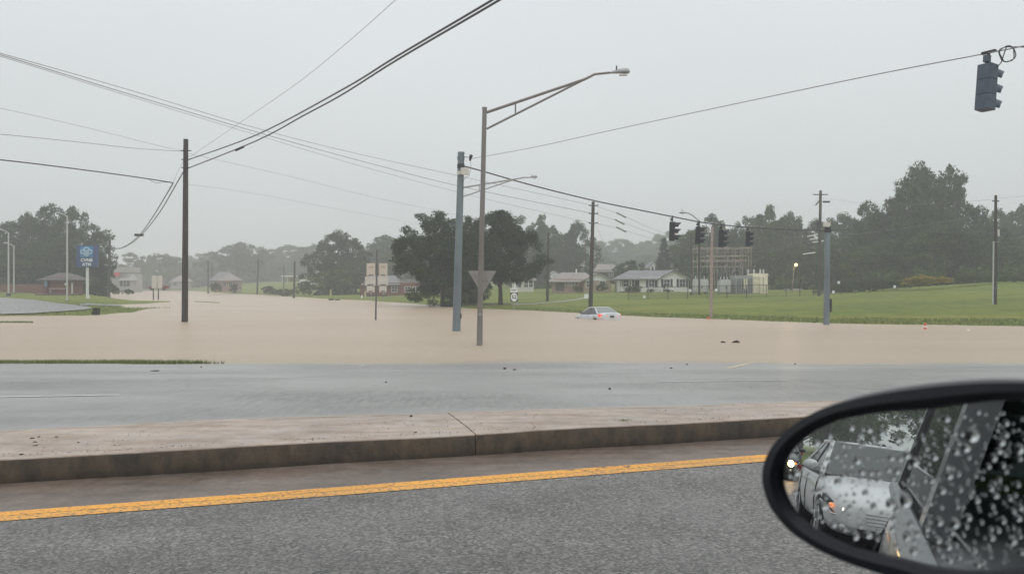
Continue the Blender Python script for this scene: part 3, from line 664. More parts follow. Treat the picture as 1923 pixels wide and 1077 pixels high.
# ------------------------------------------------------------------ object materials
pm('wood_pole', (.060, .052, .048), .85, var=.35, scale=2, bump=.6, bscale=30, stretch=(6, 6, .5))
pm('far_wood_pole', (.075, .068, .062), .85, var=.3, scale=2, stretch=(4, 4, .5))
pm('galv_blue', (.185, .225, .25), .5, .35, var=.18, scale=1.5, bump=.1, stretch=(1, 1, .3))
pm('galv_brown', (.225, .208, .197), .55, .3, var=.22, scale=1.2, bump=.1, stretch=(1, 1, .3))
pm('galv', (.34, .35, .35), .45, .5, var=.12, scale=4)
pm('light_pole', (.50, .50, .48), .5, .2, var=.1)
pm('post_grey', (.15, .145, .14), .6, .2); pm('transformer_dull', (.33, .345, .34), .5, .1); pm('far_cream', (.36, .35, .33), .7); pm('tan_pole', (.36, .29, .26), .6, .1, var=.15)
pm('dark_wire', (.075, .078, .085), .55, var=.1)
pm('grey_wire', (.24, .245, .25), .5, var=.1)
pm('signal_housing', (.072, .096, .130), .5, var=.2, scale=8)
pm('signal_far', (.022, .028, .036), .5); pm('signal_inner', (.01, .01, .012), .5)
pm('lens_dark', (.03, .02, .02), .2)
pm('lens_amber', (.55, .16, .03), .3, emit=((1, .33, .05), .55))
pm('lens_red', (.35, .03, .02), .3, emit=((1, .10, .05), .22))
pm('white_box', (.62, .61, .56), .5, var=.08)
pm('white_paint_metal', (.70, .71, .70), .4, var=.06)
pm('sign_back', (.30, .285, .27), .5, .25, var=.16, scale=2.5)
pm('cream_board', (.60, .52, .43), .7, var=.08, scale=1)
pm('cream_board_pale', (.60, .56, .51), .7, var=.08, scale=1)
pm('dark_lettering', (.10, .095, .09), .7)
pm('sign_blue', (.035, .07, .18), .5, var=.08)
pm('sign_light_blue', (.02, .20, .42), .5, var=.08)
pm('logo_pale', (.36, .52, .66), .5); pm('sign_white', (.80, .82, .84), .5, var=.03)
pm('black_plate', (.02, .02, .022), .5)
pm('brick_red', (.17, .075, .055), .8, var=.3, scale=5)
pm('brick_pink', (.36, .25, .22), .8, var=.25, scale=4)
pm('tan_brick', (.36, .29, .21), .8, var=.22, scale=4)
pm('white_siding', (.82, .83, .81), .6, var=.05, bump=.3, bscale=3, stretch=(.01, .01, 3))
pm('cream_siding', (.60, .60, .54), .6, var=.06)
pm('roof_shingle', (.20, .20, .205), .8, var=.22, scale=3)
pm('roof_dark', (.10, .09, .085), .8, var=.22, scale=3)
pm('roof_tan', (.27, .24, .225), .8, var=.2, scale=2)
pm('trim_white', (.80, .81, .80), .5, var=.03)
pm('window_glass', (.035, .045, .055), .08, var=.2, scale=.5)
pm('shutter', (.030, .040, .058), .6, var=.1)
pm('door_paint', (.07, .06, .06), .5)
pm('steel_rack', (.34, .29, .245), .6, .3, var=.3, scale=1.5)
pm('insulator', (.17, .155, .15), .35, var=.3)
pm('white_insulator', (.70, .70, .68), .35)
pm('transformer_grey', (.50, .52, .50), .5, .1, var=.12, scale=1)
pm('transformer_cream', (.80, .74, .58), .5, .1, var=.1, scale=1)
pm('dark_metal', (.045, .045, .05), .5, .4, var=.2)
pm('orange_plastic', (.80, .10, .03), .5, var=.1)
pm('drum_dark', (.018, .020, .014), .6, var=.3)
pm('yellow_post', (.45, .42, .22), .6)
pm('brown_debris', (.035, .028, .022), .8, var=.4)
pm('white_debris', (.68, .68, .66), .6)
pm('rock_grey', (.10, .095, .09), .8, var=.3)
# ------------------------------------------------------------------ poles
def wood_pole(px0, px1, ptop, pbase, Y, wpx, label, mat='wood_pole', extras=None, name='utility_pole', grp=None, zb=None):
    b0 = P(px1, pbase, Y); tp = P(px0, ptop, Y); r = wpx/2/F*Y
    t_ = thing(name, label, 'pole', b0, 0, grp); d = tp-b0
    MB().tube([(-d.x*.06, 0, -d.z*.06-.3), (0, 0, 0), (d.x*.5, 0, d.z*.5), (d.x, 0, d.z)], [r*1.12, r*1.08, r*.95, r*.8], 14).build('shaft', MAT[mat], t_, smooth=True)
    MB().tube([(d.x, 0, d.z), (d.x, 0, d.z+.03)], [r*.84, r*.6], 14).build('pole_cap', MAT['dark_metal'], t_)
    return t_, d, r
lp, ld, lr = wood_pole(349, 347, 262, 605, 60.3, 11, 'tall dark wooden utility pole standing in the flood at left')
for z, s in ((ld.z-.75, .35), (ld.z-1.35, .3), (ld.z-1.9, .3)):
    MB().tube([(ld.x-s, 0, z), (ld.x+s, 0, z)], .035, 8).build('bolt', MAT['dark_metal'], lp, smooth=True)
    MB().box((ld.x, -.2, z), (.16, .14, .22)).build('clamp', MAT['dark_metal'], lp)
p2, d2, r2 = wood_pole(206, 204, 450, 556, 165, 5.2, 'dark wooden pole at the left shore under the sagging cables')
MB().box((0, 0, d2.z-1.6), (.9, .5, .5)).build('splice_box', MAT['dark_metal'], p2)
for a in [(391, 391, 488, 548, 260, 3.2, 'thin faded pole behind the left one of the round shrubs'), (398, 398, 494, 540, 300, 2.6, 'thin faded pole just right of another above the round shrubs'),
          (485, 483, 487, 553, 235, 3.4, 'thin dark pole at the far shore with a small crossarm'), (553.5, 552, 490, 562, 172, 4.0, 'thin leaning dark pole on the far shore right of centre lawn'),
          (533, 533, 497, 545, 290, 2.4, 'very faint thin pole on the lawn between the two far shore poles'), (1030, 1028, 437, 564, 118, 5.0, 'dark utility pole left of the tan house'),
          (1298, 1298, 440, 562, 128, 4.2, 'slender dark pole at the right end of the white house')]:
    q, dq, rq = wood_pole(a[0], a[1], a[2], a[3], a[4], a[5], a[6], 'far_wood_pole')
    if a[0] in (485, 391): MB().box((dq.x, 0, dq.z-.6), (2.4 if a[0] == 485 else 1.6, .12, .14)).build('crossarm', MAT['far_wood_pole'], q)
up, ud, ur = wood_pole(1114, 1109, 379, 575, 92, 7.4, 'dark utility pole between the flooded car and the tan house')
for i, py in enumerate((386, 401, 419)):
    z = (575-py)/F*92; x = 4.0/F*92*(1-(py-379)/196)+.1
    MB().tube([(x-.35, 0, z), (x+.35, 0, z)], .05, 8).build('insulator_bracket', MAT['dark_metal'], up)
    for s in (-.4, .42): MB().ball((x+s, 0, z+.05), .09).build('insulator', MAT['insulator'], up, smooth=True)
MB().box((-.46, -.3, 1.05), (.46, .04, .46)).build('notice_plate', MAT['sign_white'], up)
MB().tube([(-.46, -.26, .9), (-.46, -.26, -.4)], .03, 6).build('plate_post', MAT['galv'], up)
rp, rd_, rr_ = wood_pole(1541, 1538, 358, 562, 116, 6.0, 'tall dark utility pole behind the grey strain pole at right', 'far_wood_pole')
MB().box((rd_.x, 0, rd_.z-.5), (1.9, .12, .12)).build('crossarm', MAT['far_wood_pole'], rp)
MB().box((rd_.x+.75, 0, rd_.z-1.45), (.9, .22, .22)).build('switch_arm', MAT['dark_metal'], rp)
MB().tube([(rd_.x-.1, 0, rd_.z-1.2), (rd_.x-.65, 0, rd_.z-1.9)], .10, 8).build('fuse_cutout', MAT['insulator'], rp)
MB().box((rd_.x-.3, 0, rd_.z-4.6), (.5, .4, 1.2)).build('pole_transformer', MAT['dark_metal'], rp)
fp, fd, fr = wood_pole(1870, 1869, 367, 571, 80, 6.0, 'dark utility pole on the right field with a pale pipe beside it')
MB().box((fd.x, 0, fd.z-.5), (.6, .1, .1)).build('crossarm', MAT['far_wood_pole'], fp)
MB().tube([(-.27, -.1, -.3), (-.20, -.1, 118/F*80)], .07, 8).build('conduit_pipe', MAT['light_pole'], fp, smooth=True)
for i, z in enumerate((5.6, 1.5)): MB().tube([(-.3, -.1, z), (.3, -.1, z)], .03, 6).build('strap', MAT['galv'], fp)
MB().box((.22, -.1, 6.45), (.16, .16, .6)).build('splice_case', MAT['white_box'], fp)
# grey steel strain pole, middle
def steel_pole(px0, px1, ptop, pbase, Y, w0, w1, label, mat, name='strain_pole', sides=12):
    b0 = P(px1, pbase, Y); tp = P(px0, ptop, Y); d = tp-b0; t_ = thing(name, label, 'pole', b0)
    MB().tube([(-d.x*.05, 0, -1.2), (0, 0, 0), (d.x, 0, d.z)], [w1/2/F*Y*1.02, w1/2/F*Y, w0/2/F*Y], sides).build('shaft', MAT[mat], t_, smooth=True)
    MB().tube([(d.x, 0, d.z-.02), (d.x, 0, d.z+.10)], w0/2/F*Y*1.07, sides).build('pole_cap', MAT[mat], t_, smooth=True)
    return t_, d
def L(px, py, Y, t_): return P(px, py, Y)-t_.location
def truss_lamp(t_, root, low, joint_, knee, tip, strutp, Y, mat, r, head_w, head_h, Ys=None, light='galv'):
    q = lambda a: L(a[0], a[1], Y, t_)
    MB().tube([q(root), q(joint_), q(knee), q(tip)], [r, r*.9, r*.8, r*.75], 10).build('arm', MAT[mat], t_, smooth=True)
    MB().tube([q(low), q(joint_)], r*.72, 8).build('brace_arm', MAT[mat], t_, smooth=True)
    MB().tube([q(strutp[0]), q(strutp[1])], r*.5, 8).build('strut', MAT[mat], t_)
    c = q(tip); s = head_w/F*Y; h = head_h/F*Y
    mb = MB()
    secs = [(0, .16, .22, -.15), (.12, .3, .5, -.1), (.45, .5, .75, 0), (.75, .62, .95, .02), (.93, .5, .7, 0), (1.0, .15, .2, 0)]
    rings = []
    for (u, hh, ww, zo) in secs:
        rings.append([(c.x+u*s, c.y+math.cos(a)*ww*s*.18, c.z+h*(zo+.1)+math.sin(a)*hh*h*(.75 if math.sin(a) > 0 else .45)) for a in [2*math.pi*k/12 for k in range(12)]])
    vs = [p for g in rings for p in g]; fs = [(i*12+j, i*12+(j+1) % 12, (i+1)*12+(j+1) % 12, (i+1)*12+j) for i in range(len(rings)-1) for j in range(12)]+[tuple(range(11, -1, -1)), tuple((len(rings)-1)*12+j for j in range(12))]
    mb.add(vs, fs).build('lamp_head', MAT[light], t_, smooth=True)
    MB().tube([(c.x+s*.32, c.y, c.z+h*.3), (c.x+s*.32, c.y, c.z+h*.85)], s*.035, 8).build('photocell', MAT['dark_metal'], t_)
    MB().box((c.x+s*.66, c.y, c.z-h*.32), (s*.4, s*.2, h*.12)).build('lamp_glass', MAT['white_box'], t_)
mp_, md = steel_pole(866, 857, 289, 622, 48.4, 12, 15.5, 'thick blue grey steel strain pole standing in the flood at centre', 'galv_blue')
for py, hh in ((297, .1), (312, .12), (322, .06)):
    q = L(865.5, py, 48.4, mp_); MB().tube([(q.x, 0, q.z-hh), (q.x, 0, q.z+hh)], .205, 14).build('clamp_band', MAT['dark_metal'] if py > 300 else MAT['galv_blue'], mp_)
q = L(873, 322, 48.2, mp_); MB().box((q.x, q.y-.12, q.z), (.42, .3, .36), rz=.2).build('control_box', MAT['white_box'], mp_)
q = L(862, 323, 48.2, mp_); MB().box((q.x, q.y-.12, q.z-.05), (.2, .1, .2)).build('box_bracket', MAT['white_box'], mp_)
a_, b_ = L(871, 294, 48.4, mp_), L(884, 296, 48.4, mp_)
MB().tube([a_, b_], .025, 8).build('camera_arm', MAT['galv'], mp_)
MB().tube([b_+Vector((.03, -.1, .12)), b_+Vector((-.05, .06, -.15))], [.10, .05], 10).build('camera', MAT['dark_metal'], mp_, smooth=True)
MB().tube([L(884, 300, 48.3, mp_), L(884, 316, 48.3, mp_), L(881, 330, 48.3, mp_), L(874, 333, 48.3, mp_), L(870, 340, 48.3, mp_)], .014, 6).build('cable_loop', MAT['grey_wire'], mp_)
q = L(868, 592, 48.3, mp_); MB().box((.24, -.05, 29/F*48.4), (.1, .1, .25)).build('access_plate', MAT['dark_metal'], mp_)
truss_lamp(mp_, (870, 352), (870, 369), (968, 336), (985, 333), (994, 333), ((900, 348), (900, 359)), 48.3, 'galv', .045, 15, 7)
# brown lamp post
lpst, lpd = steel_pole(910, 900, 206, 649, 36.8, 8.6, 10.5, 'slim brownish steel street lamp post with a long truss arm, in the flood', 'galv_brown', 'street_lamp')
truss_lamp(lpst, (914, 211), (914, 242), (1098, 149), (1117, 139.5), (1146, 136.5), ((968, 193.5), (968, 214)), 36.8, 'galv_brown', .062, 37, 15)
for pz in (300, 420, 505): 
    q = L(906, pz, 36.8, lpst)
q = L(901, 590, 36.6, lpst); MB().box((q.x+.01, -.12, q.z), (.13, .03, .12)).build('number_plate', MAT['sign_back'], lpst)
lpst['category'] = 'street lamp'
# right strain pole
sp_, sd_ = steel_pole(1554, 1552, 430, 609, 56, 10, 11.5, 'grey steel strain pole with a white box on top at the right shore', 'galv_blue')
q = L(1552.5, 421, 56, sp_); MB().box((q.x, 0, q.z), (.36, .3, .26)).build('detector_box', MAT['white_box'], sp_)
q = L(1554.5, 433, 56, sp_); MB().tube([(q.x, 0, q.z-.12), (q.x, 0, q.z+.22)], .2, 12).build('clamp_band', MAT['dark_metal'], sp_)
q = L(1559, 573, 56, sp_); MB().box((q.x, 0, q.z), (.13, .25, .8)).build('cabinet', MAT['dark_metal'], sp_)
tp_, td = steel_pole(1337.5, 1335, 428, 601, 66, 4.4, 6.0, 'thin tan metal pole standing at the flood edge right of the white house', 'tan_pole', 'flag_pole', 8)
for py in (511,): q = L(1336.4, py, 66, tp_); MB().tube([(q.x, 0, q.z-.08), (q.x, 0, q.z+.08)], .13, 8).build('coupling', MAT['tan_pole'], tp_)
q = L(1330, 599, 65.5, tp_); ob = MB().tube([P(1330, 602, 65.5), P(1330, 595, 65.5)], [.14, .07], 8).build('marker_float', MAT['orange_plastic']); tag(ob, 'small orange marker in the water at the foot of the thin tan pole', 'marker')
# left bank light poles
def gooseneck(px, ptop, pbase, Y, armpx, wpx, label):
    b0 = P(px, pbase, Y); t_ = thing('street_lamp', label, 'street lamp', b0, 0, 'parking lot lamps'); h = (pbase-ptop)/F*Y; r = wpx/2/F*Y; a = armpx/F*Y
    MB().tube([(0, 0, -.4), (0, 0, h)], [r*1.1, r*.8], 8).build('shaft', MAT['light_pole'], t_, smooth=True)
    MB().tube([(0, 0, h-.1), (a*.4, 0, h+.35*abs(a)*.5), (a, 0, h+.4*abs(a)*.9)], r*.55, 8).build('arm', MAT['light_pole'], t_, smooth=True)
    MB().ball((a*1.12, 0, h+.37*abs(a)), abs(a)*.16, sq=(2.2, 1, .6)).build('lamp_head', MAT['light_pole'], t_, smooth=True)
    MB().tube([(0, 0, -.2), (0, 0, .25)], r*2.6, 10).build('footing', MAT['rock_grey'], t_)
gooseneck(126, 405, 568, 118, -16, 3.4, 'tall pale street lamp in front of the brick kiosk')
gooseneck(16, 436, 553, 140, -14, 3.2, 'pale street lamp nearest the left picture edge beside the parking lot')
gooseneck(26, 461, 552, 158, -14, 2.8, 'shorter pale street lamp between the kiosk and the edge lamp')
# lamp on the pole among the signals
b0 = P(1313, 562, 130); t_ = thing('street_lamp', 'grey street lamp on a curved arm beside the second hanging signal', 'street lamp', b0)
MB().tube([(0, 0, -.3), (0, 0, 148/F*130)], [.16, .12], 8).build('shaft', MAT['dark_metal'], t_, smooth=True)
MB().tube([L(1313, 415, 130, t_), L(1303, 406, 130, t_), L(1293, 400, 130, t_), L(1286, 399, 130, t_)], .09, 8).build('arm', MAT['galv'], t_, smooth=True)
MB().ball(tuple(L(1282, 399, 130, t_)), .25, sq=(2.1, 1, .7)).build('lamp_head', MAT['galv'], t_, smooth=True)
MB().tube([L(1281, 397, 130, t_), L(1281, 393, 130, t_)], .06, 6).build('photocell', MAT['galv'], t_)
# the lit lamp by the substation
b0 = P(1486, 561, 150); t_ = thing('yard_lamp', 'lit white yard lamp on a thin leaning pole right of the transformers', 'lamp', b0)
MB().tube([(0, 0, -.2), L(1491, 502, 150, t_)], [.10, .07], 8).build('shaft', MAT['post_grey'], t_, smooth=True)
MB().tube([L(1490, 506, 150, t_), L(1493, 498, 150, t_)], .15, 10).build('lamp_housing', MAT['post_grey'], t_, smooth=True)
MB().ball(tuple(L(1495, 497, 149.5, t_)), .27).build('bulb', pm('lamp_glow', (1, .9, .7), .4, emit=((1, .52, .16), 3.6)), t_, smooth=True)
ld_ = bpy.data.lights.new('lamp_light', 'POINT'); ld_.energy = 450; ld_.color = (1, .72, .38); ld_.shadow_soft_size = .35
lo = bpy.data.objects.new('lamp_light', ld_); COL.objects.link(lo); lo.location = P(1484, 499, 147.6); lo.parent = None
# ------------------------------------------------------------------ wires
def wire(pts, r, label, mat='dark_wire', name='cable', sub=6, cat='cable'):
    w_ = [p if isinstance(p, Vector) else P(*p) for p in pts]; out_ = []
    for i in range(len(w_)-1):     # Catmull-Rom
        p0 = w_[max(i-1, 0)]; p1 = w_[i]; p2 = w_[i+1]; p3 = w_[min(i+2, len(w_)-1)]
        for k in range(sub):
            t = k/sub; out_.append(.5*((2*p1)+(p2-p0)*t+(2*p0-5*p1+4*p2-p3)*t*t+(3*p1-p0-3*p2+p3)*t**3))
    out_.append(w_[-1])
    o = MB().tube(out_, r*(.8 if mat == 'grey_wire' else .92), 6).build(name, MAT[mat], smooth=True); return tag(o, label, cat)
wire([(353, 300, 60), (480, 254, 48), (640, 170, 36), (745, 106, 30), (935, -6, 24), (1130, -125, 20), (1700, -500, 14), Vector((11.5, -1, 11.2)), Vector((17, -20, 12.2))], .036, 'upper thick black cable rising from the left wooden pole to the top edge')
wire([(353, 316, 60), (480, 265, 48), (570, 217, 41), (642, 178, 36), (745, 113, 30), (935, 2, 24), (1130, -117, 20), (1700, -490, 14), Vector((11.5, -1, 11.05)), Vector((17, -20, 12.0))], .036, 'lower thick black cable rising from the left wooden pole to the top edge')
q = P(450, 279, 50.5); ob = MB().tube([q-Vector((.25, 0, .1)), q+Vector((.25, 0, .12))], .07, 8).build('cable_clamp', MAT['dark_metal']); tag(ob, 'small clamp on the lower thick cable near the left wooden pole', 'clamp')
wire([(356, 295, 60), (460, 224, 48), (560, 155, 40), (650, 82, 34), (745, -2, 29), (850, -100, 25)], .012, 'thin pale wire climbing steeply from the left wooden pole', 'grey_wire')
wire([(-200, 48, 34), (0, 100, 45), (250, 171, 58), (490, 243, 72), (660, 286, 80), (865, 331, 86), (1114, 386, 92)], .024, 'uppermost of the long wires crossing to the utility pole by the tan house', 'grey_wire')
wire([(-200, 52, 34), (0, 103, 45), (250, 179, 58), (510, 256, 72), (700, 308, 81), (865, 350, 86), (1114, 401, 92)], .030, 'middle of the long wires crossing to the utility pole by the tan house', 'grey_wire')
wire([(-200, 54, 34), (0, 106, 45), (250, 183, 58), (510, 262, 72), (700, 318, 81), (910, 373, 87), (1114, 419, 92)], .018, 'lowest of the long wires crossing to the utility pole by the tan house', 'grey_wire')
wire([(-150, 172, 40), (0, 203, 45), (160, 239, 52), (300, 274, 58), (346, 283, 60.1)], .012, 'thin wire sloping down from the left edge to the wooden pole top', 'grey_wire')
wire([(-150, 240, 40), (0, 252, 45), (150, 267, 52), (260, 279, 57), (346, 284, 60.1)], .020, 'thin wire below the sloping one, joining the left wooden pole', 'grey_wire')
wire([(353, 288, 60.2), (430, 305, 66), (560, 335, 74), (700, 370, 84), (862, 404, 97), (1010, 434, 114)], .012, 'faint thin wire from the left wooden pole towards the water edge trees', 'grey_wire')
wire([(353, 346, 60.2), (470, 362, 68), (600, 386, 80), (740, 412, 95), (960, 452, 125)], .010, 'faintest thin wire low behind the left wooden pole', 'grey_wire')
wire([(-150, 288, 44), (0, 300, 48), (150, 318, 54), (260, 333, 58), (325, 343, 60.4)], .040, 'thick dark cable from the left edge ending at the bend beside the wooden pole')
wire([(277, 335, 58.6), (292, 343, 59), (308, 342, 59.6), (322, 343, 60.3)], .014, 'small slack loop hanging under the end of the thick cable')
wire([(325, 344, 60.4), (312, 366, 64), (285, 410, 76), (262, 441, 95), (240, 459, 125), (222, 466, 150), (206, 464, 165)], .045, 'left thick cable sagging from the bend down to the thin shore pole')
wire([(347, 318, 60.4), (332, 344, 63), (300, 398, 76), (270, 436, 95), (246, 457, 122), (224, 467, 150), (206, 465.5, 165)], .045, 'right thick cable sagging from the wooden pole down to the shore pole')
wire([(346, 300, 60.4), (336, 318, 60.6), (325, 343, 60.4)], .012, 'short thin guy between the wooden pole and the cable bend', 'grey_wire')
q = P(261, 441, 96); ob = MB().box(tuple(q), (.9, .3, .25)).build('splice_case', MAT['dark_metal']); tag(ob, 'dark splice case on the sagging cables left of the wooden pole', 'splice case')
wire([(884, 298, 48.4), (1000, 277, 44), (1160, 242, 38), (1400, 191, 30), (1640, 141, 24), (1855, 100, 20.2), (1925, 86, 19), (2100, 48, 17), Vector((17.5, 4, 7.3)), Vector((24, -9, 8.8))], .017, 'long thin span wire rising from the central strain pole to the nearest signal', 'grey_wire')
wire([(868, 311, 48.4), (905, 321, 49.2), (1000, 348, 51), (1113, 376, 52.5), (1200, 394, 53.5), (1265, 407, 54), (1316, 417, 54.5), (1357, 422, 55), (1407, 427, 55.5), (1480, 431, 56), (1553, 433, 56)], .042, 'thick span wire carrying the four small signals to the right strain pole')
wire([(1556, 431, 56), (1640, 433, 61), (1760, 436, 70), (1869, 437, 79.6), (1990, 438, 90), (2300, 438, 115)], .036, 'dark span wire from the right strain pole past the field pole')
wire([(1545, 372, 116), (1650, 384, 100), (1760, 382, 88), (1868, 374, 80)], .014, 'thin high wire between the two utility poles at right', 'grey_wire')
wire([(1872, 372, 80), (1925, 368, 72), (2050, 355, 60)], .012, 'thin high wire from the field pole to the right edge', 'grey_wire')
wire([(1560, 440, 56.3), (1640, 436, 62), (1760, 418, 72), (1868, 400, 80)], .010, 'thin slanting wire between the right strain pole and the field pole', 'grey_wire')
for k, (a, b_, c_) in enumerate(((386, 404, 433), (401, 417, 441), (418, 431, 451))):
    wire([(1116, a, 92), (1168, b_, 102), (1235, c_, 118), (1330, c_+28, 136)], .020, '%s wire running down from the utility pole towards the substation' % ('top', 'middle', 'lowest')[k], 'grey_wire')
    xx = (1166, 1163, 1166)[k]; A = P(xx-8, b_-5, 101); B = P(xx+9, b_+4, 104)
    ob = MB().tube([A, B], .085, 8).build('line_insulator', MAT['galv']); tag(ob, '%s grey insulator rod on the wires right of the utility pole' % ('topmost', 'middle', 'lowest')[k], 'insulator')
wire([(1117, 420, 92), (1135, 460, 92), (1162, 560, 91)], .014, 'guy wire on the right side of the utility pole', 'grey_wire')
wire([(1111, 425, 92), (1085, 500, 97), (1045, 566, 102)], .014, 'guy wire on the left side of the utility pole', 'grey_wire')
for k, (x0, y0, x1, y1) in enumerate(((1516, 444, 1536, 440), (1520, 450, 1540, 446), (1526, 455, 1547, 452), (1508, 477, 1531, 474))):
    ob = MB().tube([P(x0, y0, 125), P(x1, y1, 125)], .09, 8).build('line_insulator', MAT['white_insulator']); tag(ob, '%s from the top of the pale insulator rods left of the right strain pole' % ORD[k], 'insulator', 'pale insulator rods')
    if k < 3: wire([(1400, y0+26, 140), (x0, y0, 125), (x1, y1, 125), (1600, y1-8, 118)], .010, 'thin wire through the %s pale insulator rod' % ORD[k], 'grey_wire')
wire([(1541, 367, 116), (1512, 405, 124), (1470, 452, 138)], .010, 'thin wire slanting left down from the tall right pole', 'grey_wire')
# ------------------------------------------------------------------ traffic signals
def signal(px, py, hpx, Y, rz, tilt, label, lit=None, mt='signal_far'):
    H_ = 1.06; z0 = 0
    top = P(px, py, Y)
    t_ = thing('traffic_signal', label, 'traffic signal', top, rz, 'hanging traffic signals'); t_.rotation_euler = (0, tilt, rz)
    s = hpx/F*Y/1.36
    t_.scale = (s, s, s)
    # +X is the way it faces
    MB().tube([(0, 0, .03), (0, 0, -.28)], .035, 8).build('hanger_rod', MAT['dark_metal'], t_)
    MB().box((0, 0, 0), (.08, .34, .05)).build('span_clamp', MAT['dark_metal'], t_)
    MB().box((-.05, 0, -.17), (.12, .12, .16)).build('swivel_joint', MAT[mt], t_)
    for k in range(3):
        zc = -.30-.355*k-.18
        mb = MB(); o2 = [(-.15, -.15), (-.12, -.178), (.13, -.178), (.16, -.15), (.16, .15), (.13, .178), (-.12, .178), (-.15, .15)]
        mb.prism(o2, zc-.172, zc+.172, 'xy').build('housing', MAT[mt], t_)
        mb = MB()
        for th in (.16, .148):
            pass
        n = 14; vs = []
        for i in range(n+1):
            a = math.radians(-35+250*i/n); ln = .34*(.55+.45*max(0, math.sin(a)))
            for (x, r_) in ((.16, .155), (.16+ln, .150), (.16+ln, .142), (.16, .147)): vs.append((x, r_*math.cos(a), zc+r_*math.sin(a)-.0))
        fs = [(i*4+j, (i+1)*4+j, (i+1)*4+(j+1) % 4, i*4+(j+1) % 4) for i in range(n) for j in range(4)]+[(0, 1, 2, 3), (n*4+3, n*4+2, n*4+1, n*4)]
        MB().add(vs, fs).build('visor', MAT[mt], t_, smooth=True)
        MB().ball((.165, 0, zc), .138, 12, 6, (.25, 1, 1)).build('lens', MAT[lit[1]] if lit and lit[0] == k else MAT['lens_dark'], t_, smooth=True)
    return t_
s0 = signal(1857, 98, 110, 20.2, R(28), R(6.5), 'large near traffic signal hanging at the upper right, seen from behind', None, 'signal_housing')
# slack coil beside it
ob = MB(); c0 = P(1893, 101, 19.6); pts = []
for i in range(62):
    a = i/61*2*math.pi*2.1+1.0; rr0 = .175+.012*math.sin(i*.9); pts.append((c0.x+rr0*math.cos(a)*1.02, c0.y+.02*math.sin(i*.4)+.001*i, c0.z+rr0*math.sin(a)*.98))
pts = [tuple(P(1925, 89, 19))]+[tuple(P(1908, 88, 19.3))]+pts+[tuple(P(1880, 118, 19.9)), tuple(P(1872, 126, 20.1))]
tag(MB().tube(pts, .012, 6).build('cable_coil', MAT['dark_wire'], smooth=True), 'loop of coiled black cable beside the large near signal', 'cable coil')
signal(1263, 406, 46, 54, R(-12), R(2), 'leftmost small signal of four on the span wire, with an amber glint', (1, 'lens_amber'))
signal(1311.5, 416, 42, 54.5, R(-12), R(2), 'second small signal from the left on the span wire, by the street lamp', None)
signal(1355, 422, 42, 55, R(-12), R(2), 'third small signal from the left on the span wire, with a faint red glint', (1, 'lens_red'))
signal(1405, 426, 36, 55.5, R(-12), R(2), 'rightmost small signal of four on the span wire', None)
# ------------------------------------------------------------------ signs
b0 = P(906, 640, 37.4); t_ = thing('yield_sign', 'blank grey back of a triangular sign behind the lamp post', 'sign', b0)
a_, b__, c_ = L(878.5, 508, 37.4, t_), L(932.5, 508, 37.4, t_), L(905.8, 553.5, 37.4, t_)
tri = []
for p, q1, q2 in ((a_, b__, c_), (b__, c_, a_), (c_, a_, b__)):
    for u in (.04,): tri.append(((p*(1-u)+q2*u).x, (p*(1-u)+q2*u).z)); tri.append(((p*(1-u)+q1*u).x, (p*(1-u)+q1*u).z))
MB().prism(tri, -.006, .006).build('sign_panel', MAT['sign_back'], t_)
MB().tube([(-.03, .05, -.9), (-.02, .05, 3.05)], .035, 8).build('sign_post', MAT['galv_brown'], t_)
MB().box((0, -.012, L(0, 528, 37.4, t_).z), (.5, .012, .05)).build('brace_bar', MAT['galv_brown'], t_)
# route sign
Yr = 86; b0 = P(965, 583, Yr); t_ = thing('route_sign', 'small white route sign with a round shield on the grass by the water', 'sign', b0)
k = Yr/F
MB().tube([(0, .05, -.4), (-.0, .05, 34*k)], .035, 8).build('sign_post', MAT['galv'], t_)
MB().tube([(1.6*k, .05, 41*k), (1.9*k, .05, 52*k)], .07, 6).build('top_marker', MAT['sign_white'], t_)
MB().box((0, 0, 38.5*k), (12.6*k, .03, 8*k)).build('direction_plate', MAT['sign_white'], t_)
MB().box((.5*k, 0, 25.2*k), (14*k, .03, 17*k)).build('shield_plate', MAT['black_plate'], t_)
mb = MB(); mb.prism([(.5*k+6.3*k*math.cos(a), 25.2*k+7.9*k*math.sin(a)) for a in [2*math.pi*i/24 for i in range(24)]], -.03, -.02); mb.build('shield', MAT['sign_white'], t_)
def text(s_, size, loc, mat, parent, name='lettering', bold=.0, rot=(R(90), 0, 0), align='CENTER'):
    c = bpy.data.curves.new(name, 'FONT'); c.body = s_; c.size = size; c.extrude = .004; c.offset = bold; c.align_x = align; c.align_y = 'CENTER'; c.resolution_u = 2
    o = bpy.data.objects.new(name, c); COL.objects.link(o); me = bpy.data.meshes.new_from_object(o.evaluated_get(bpy.context.evaluated_depsgraph_get()))
    bpy.data.objects.remove(o); o = bpy.data.objects.new(name, me); COL.objects.link(o); o.data.materials.clear(); o.data.materials.append(MAT[mat]); o.parent = parent; o.location = loc; o.rotation_euler = rot
    return o
text('52', 9.6*k, (.5*k, -.045, 25.4*k), 'black_plate', t_, bold=.012)
text('EAST', 4.2*k, (0, -.03, 38.5*k), 'dark_lettering', t_, bold=.008)
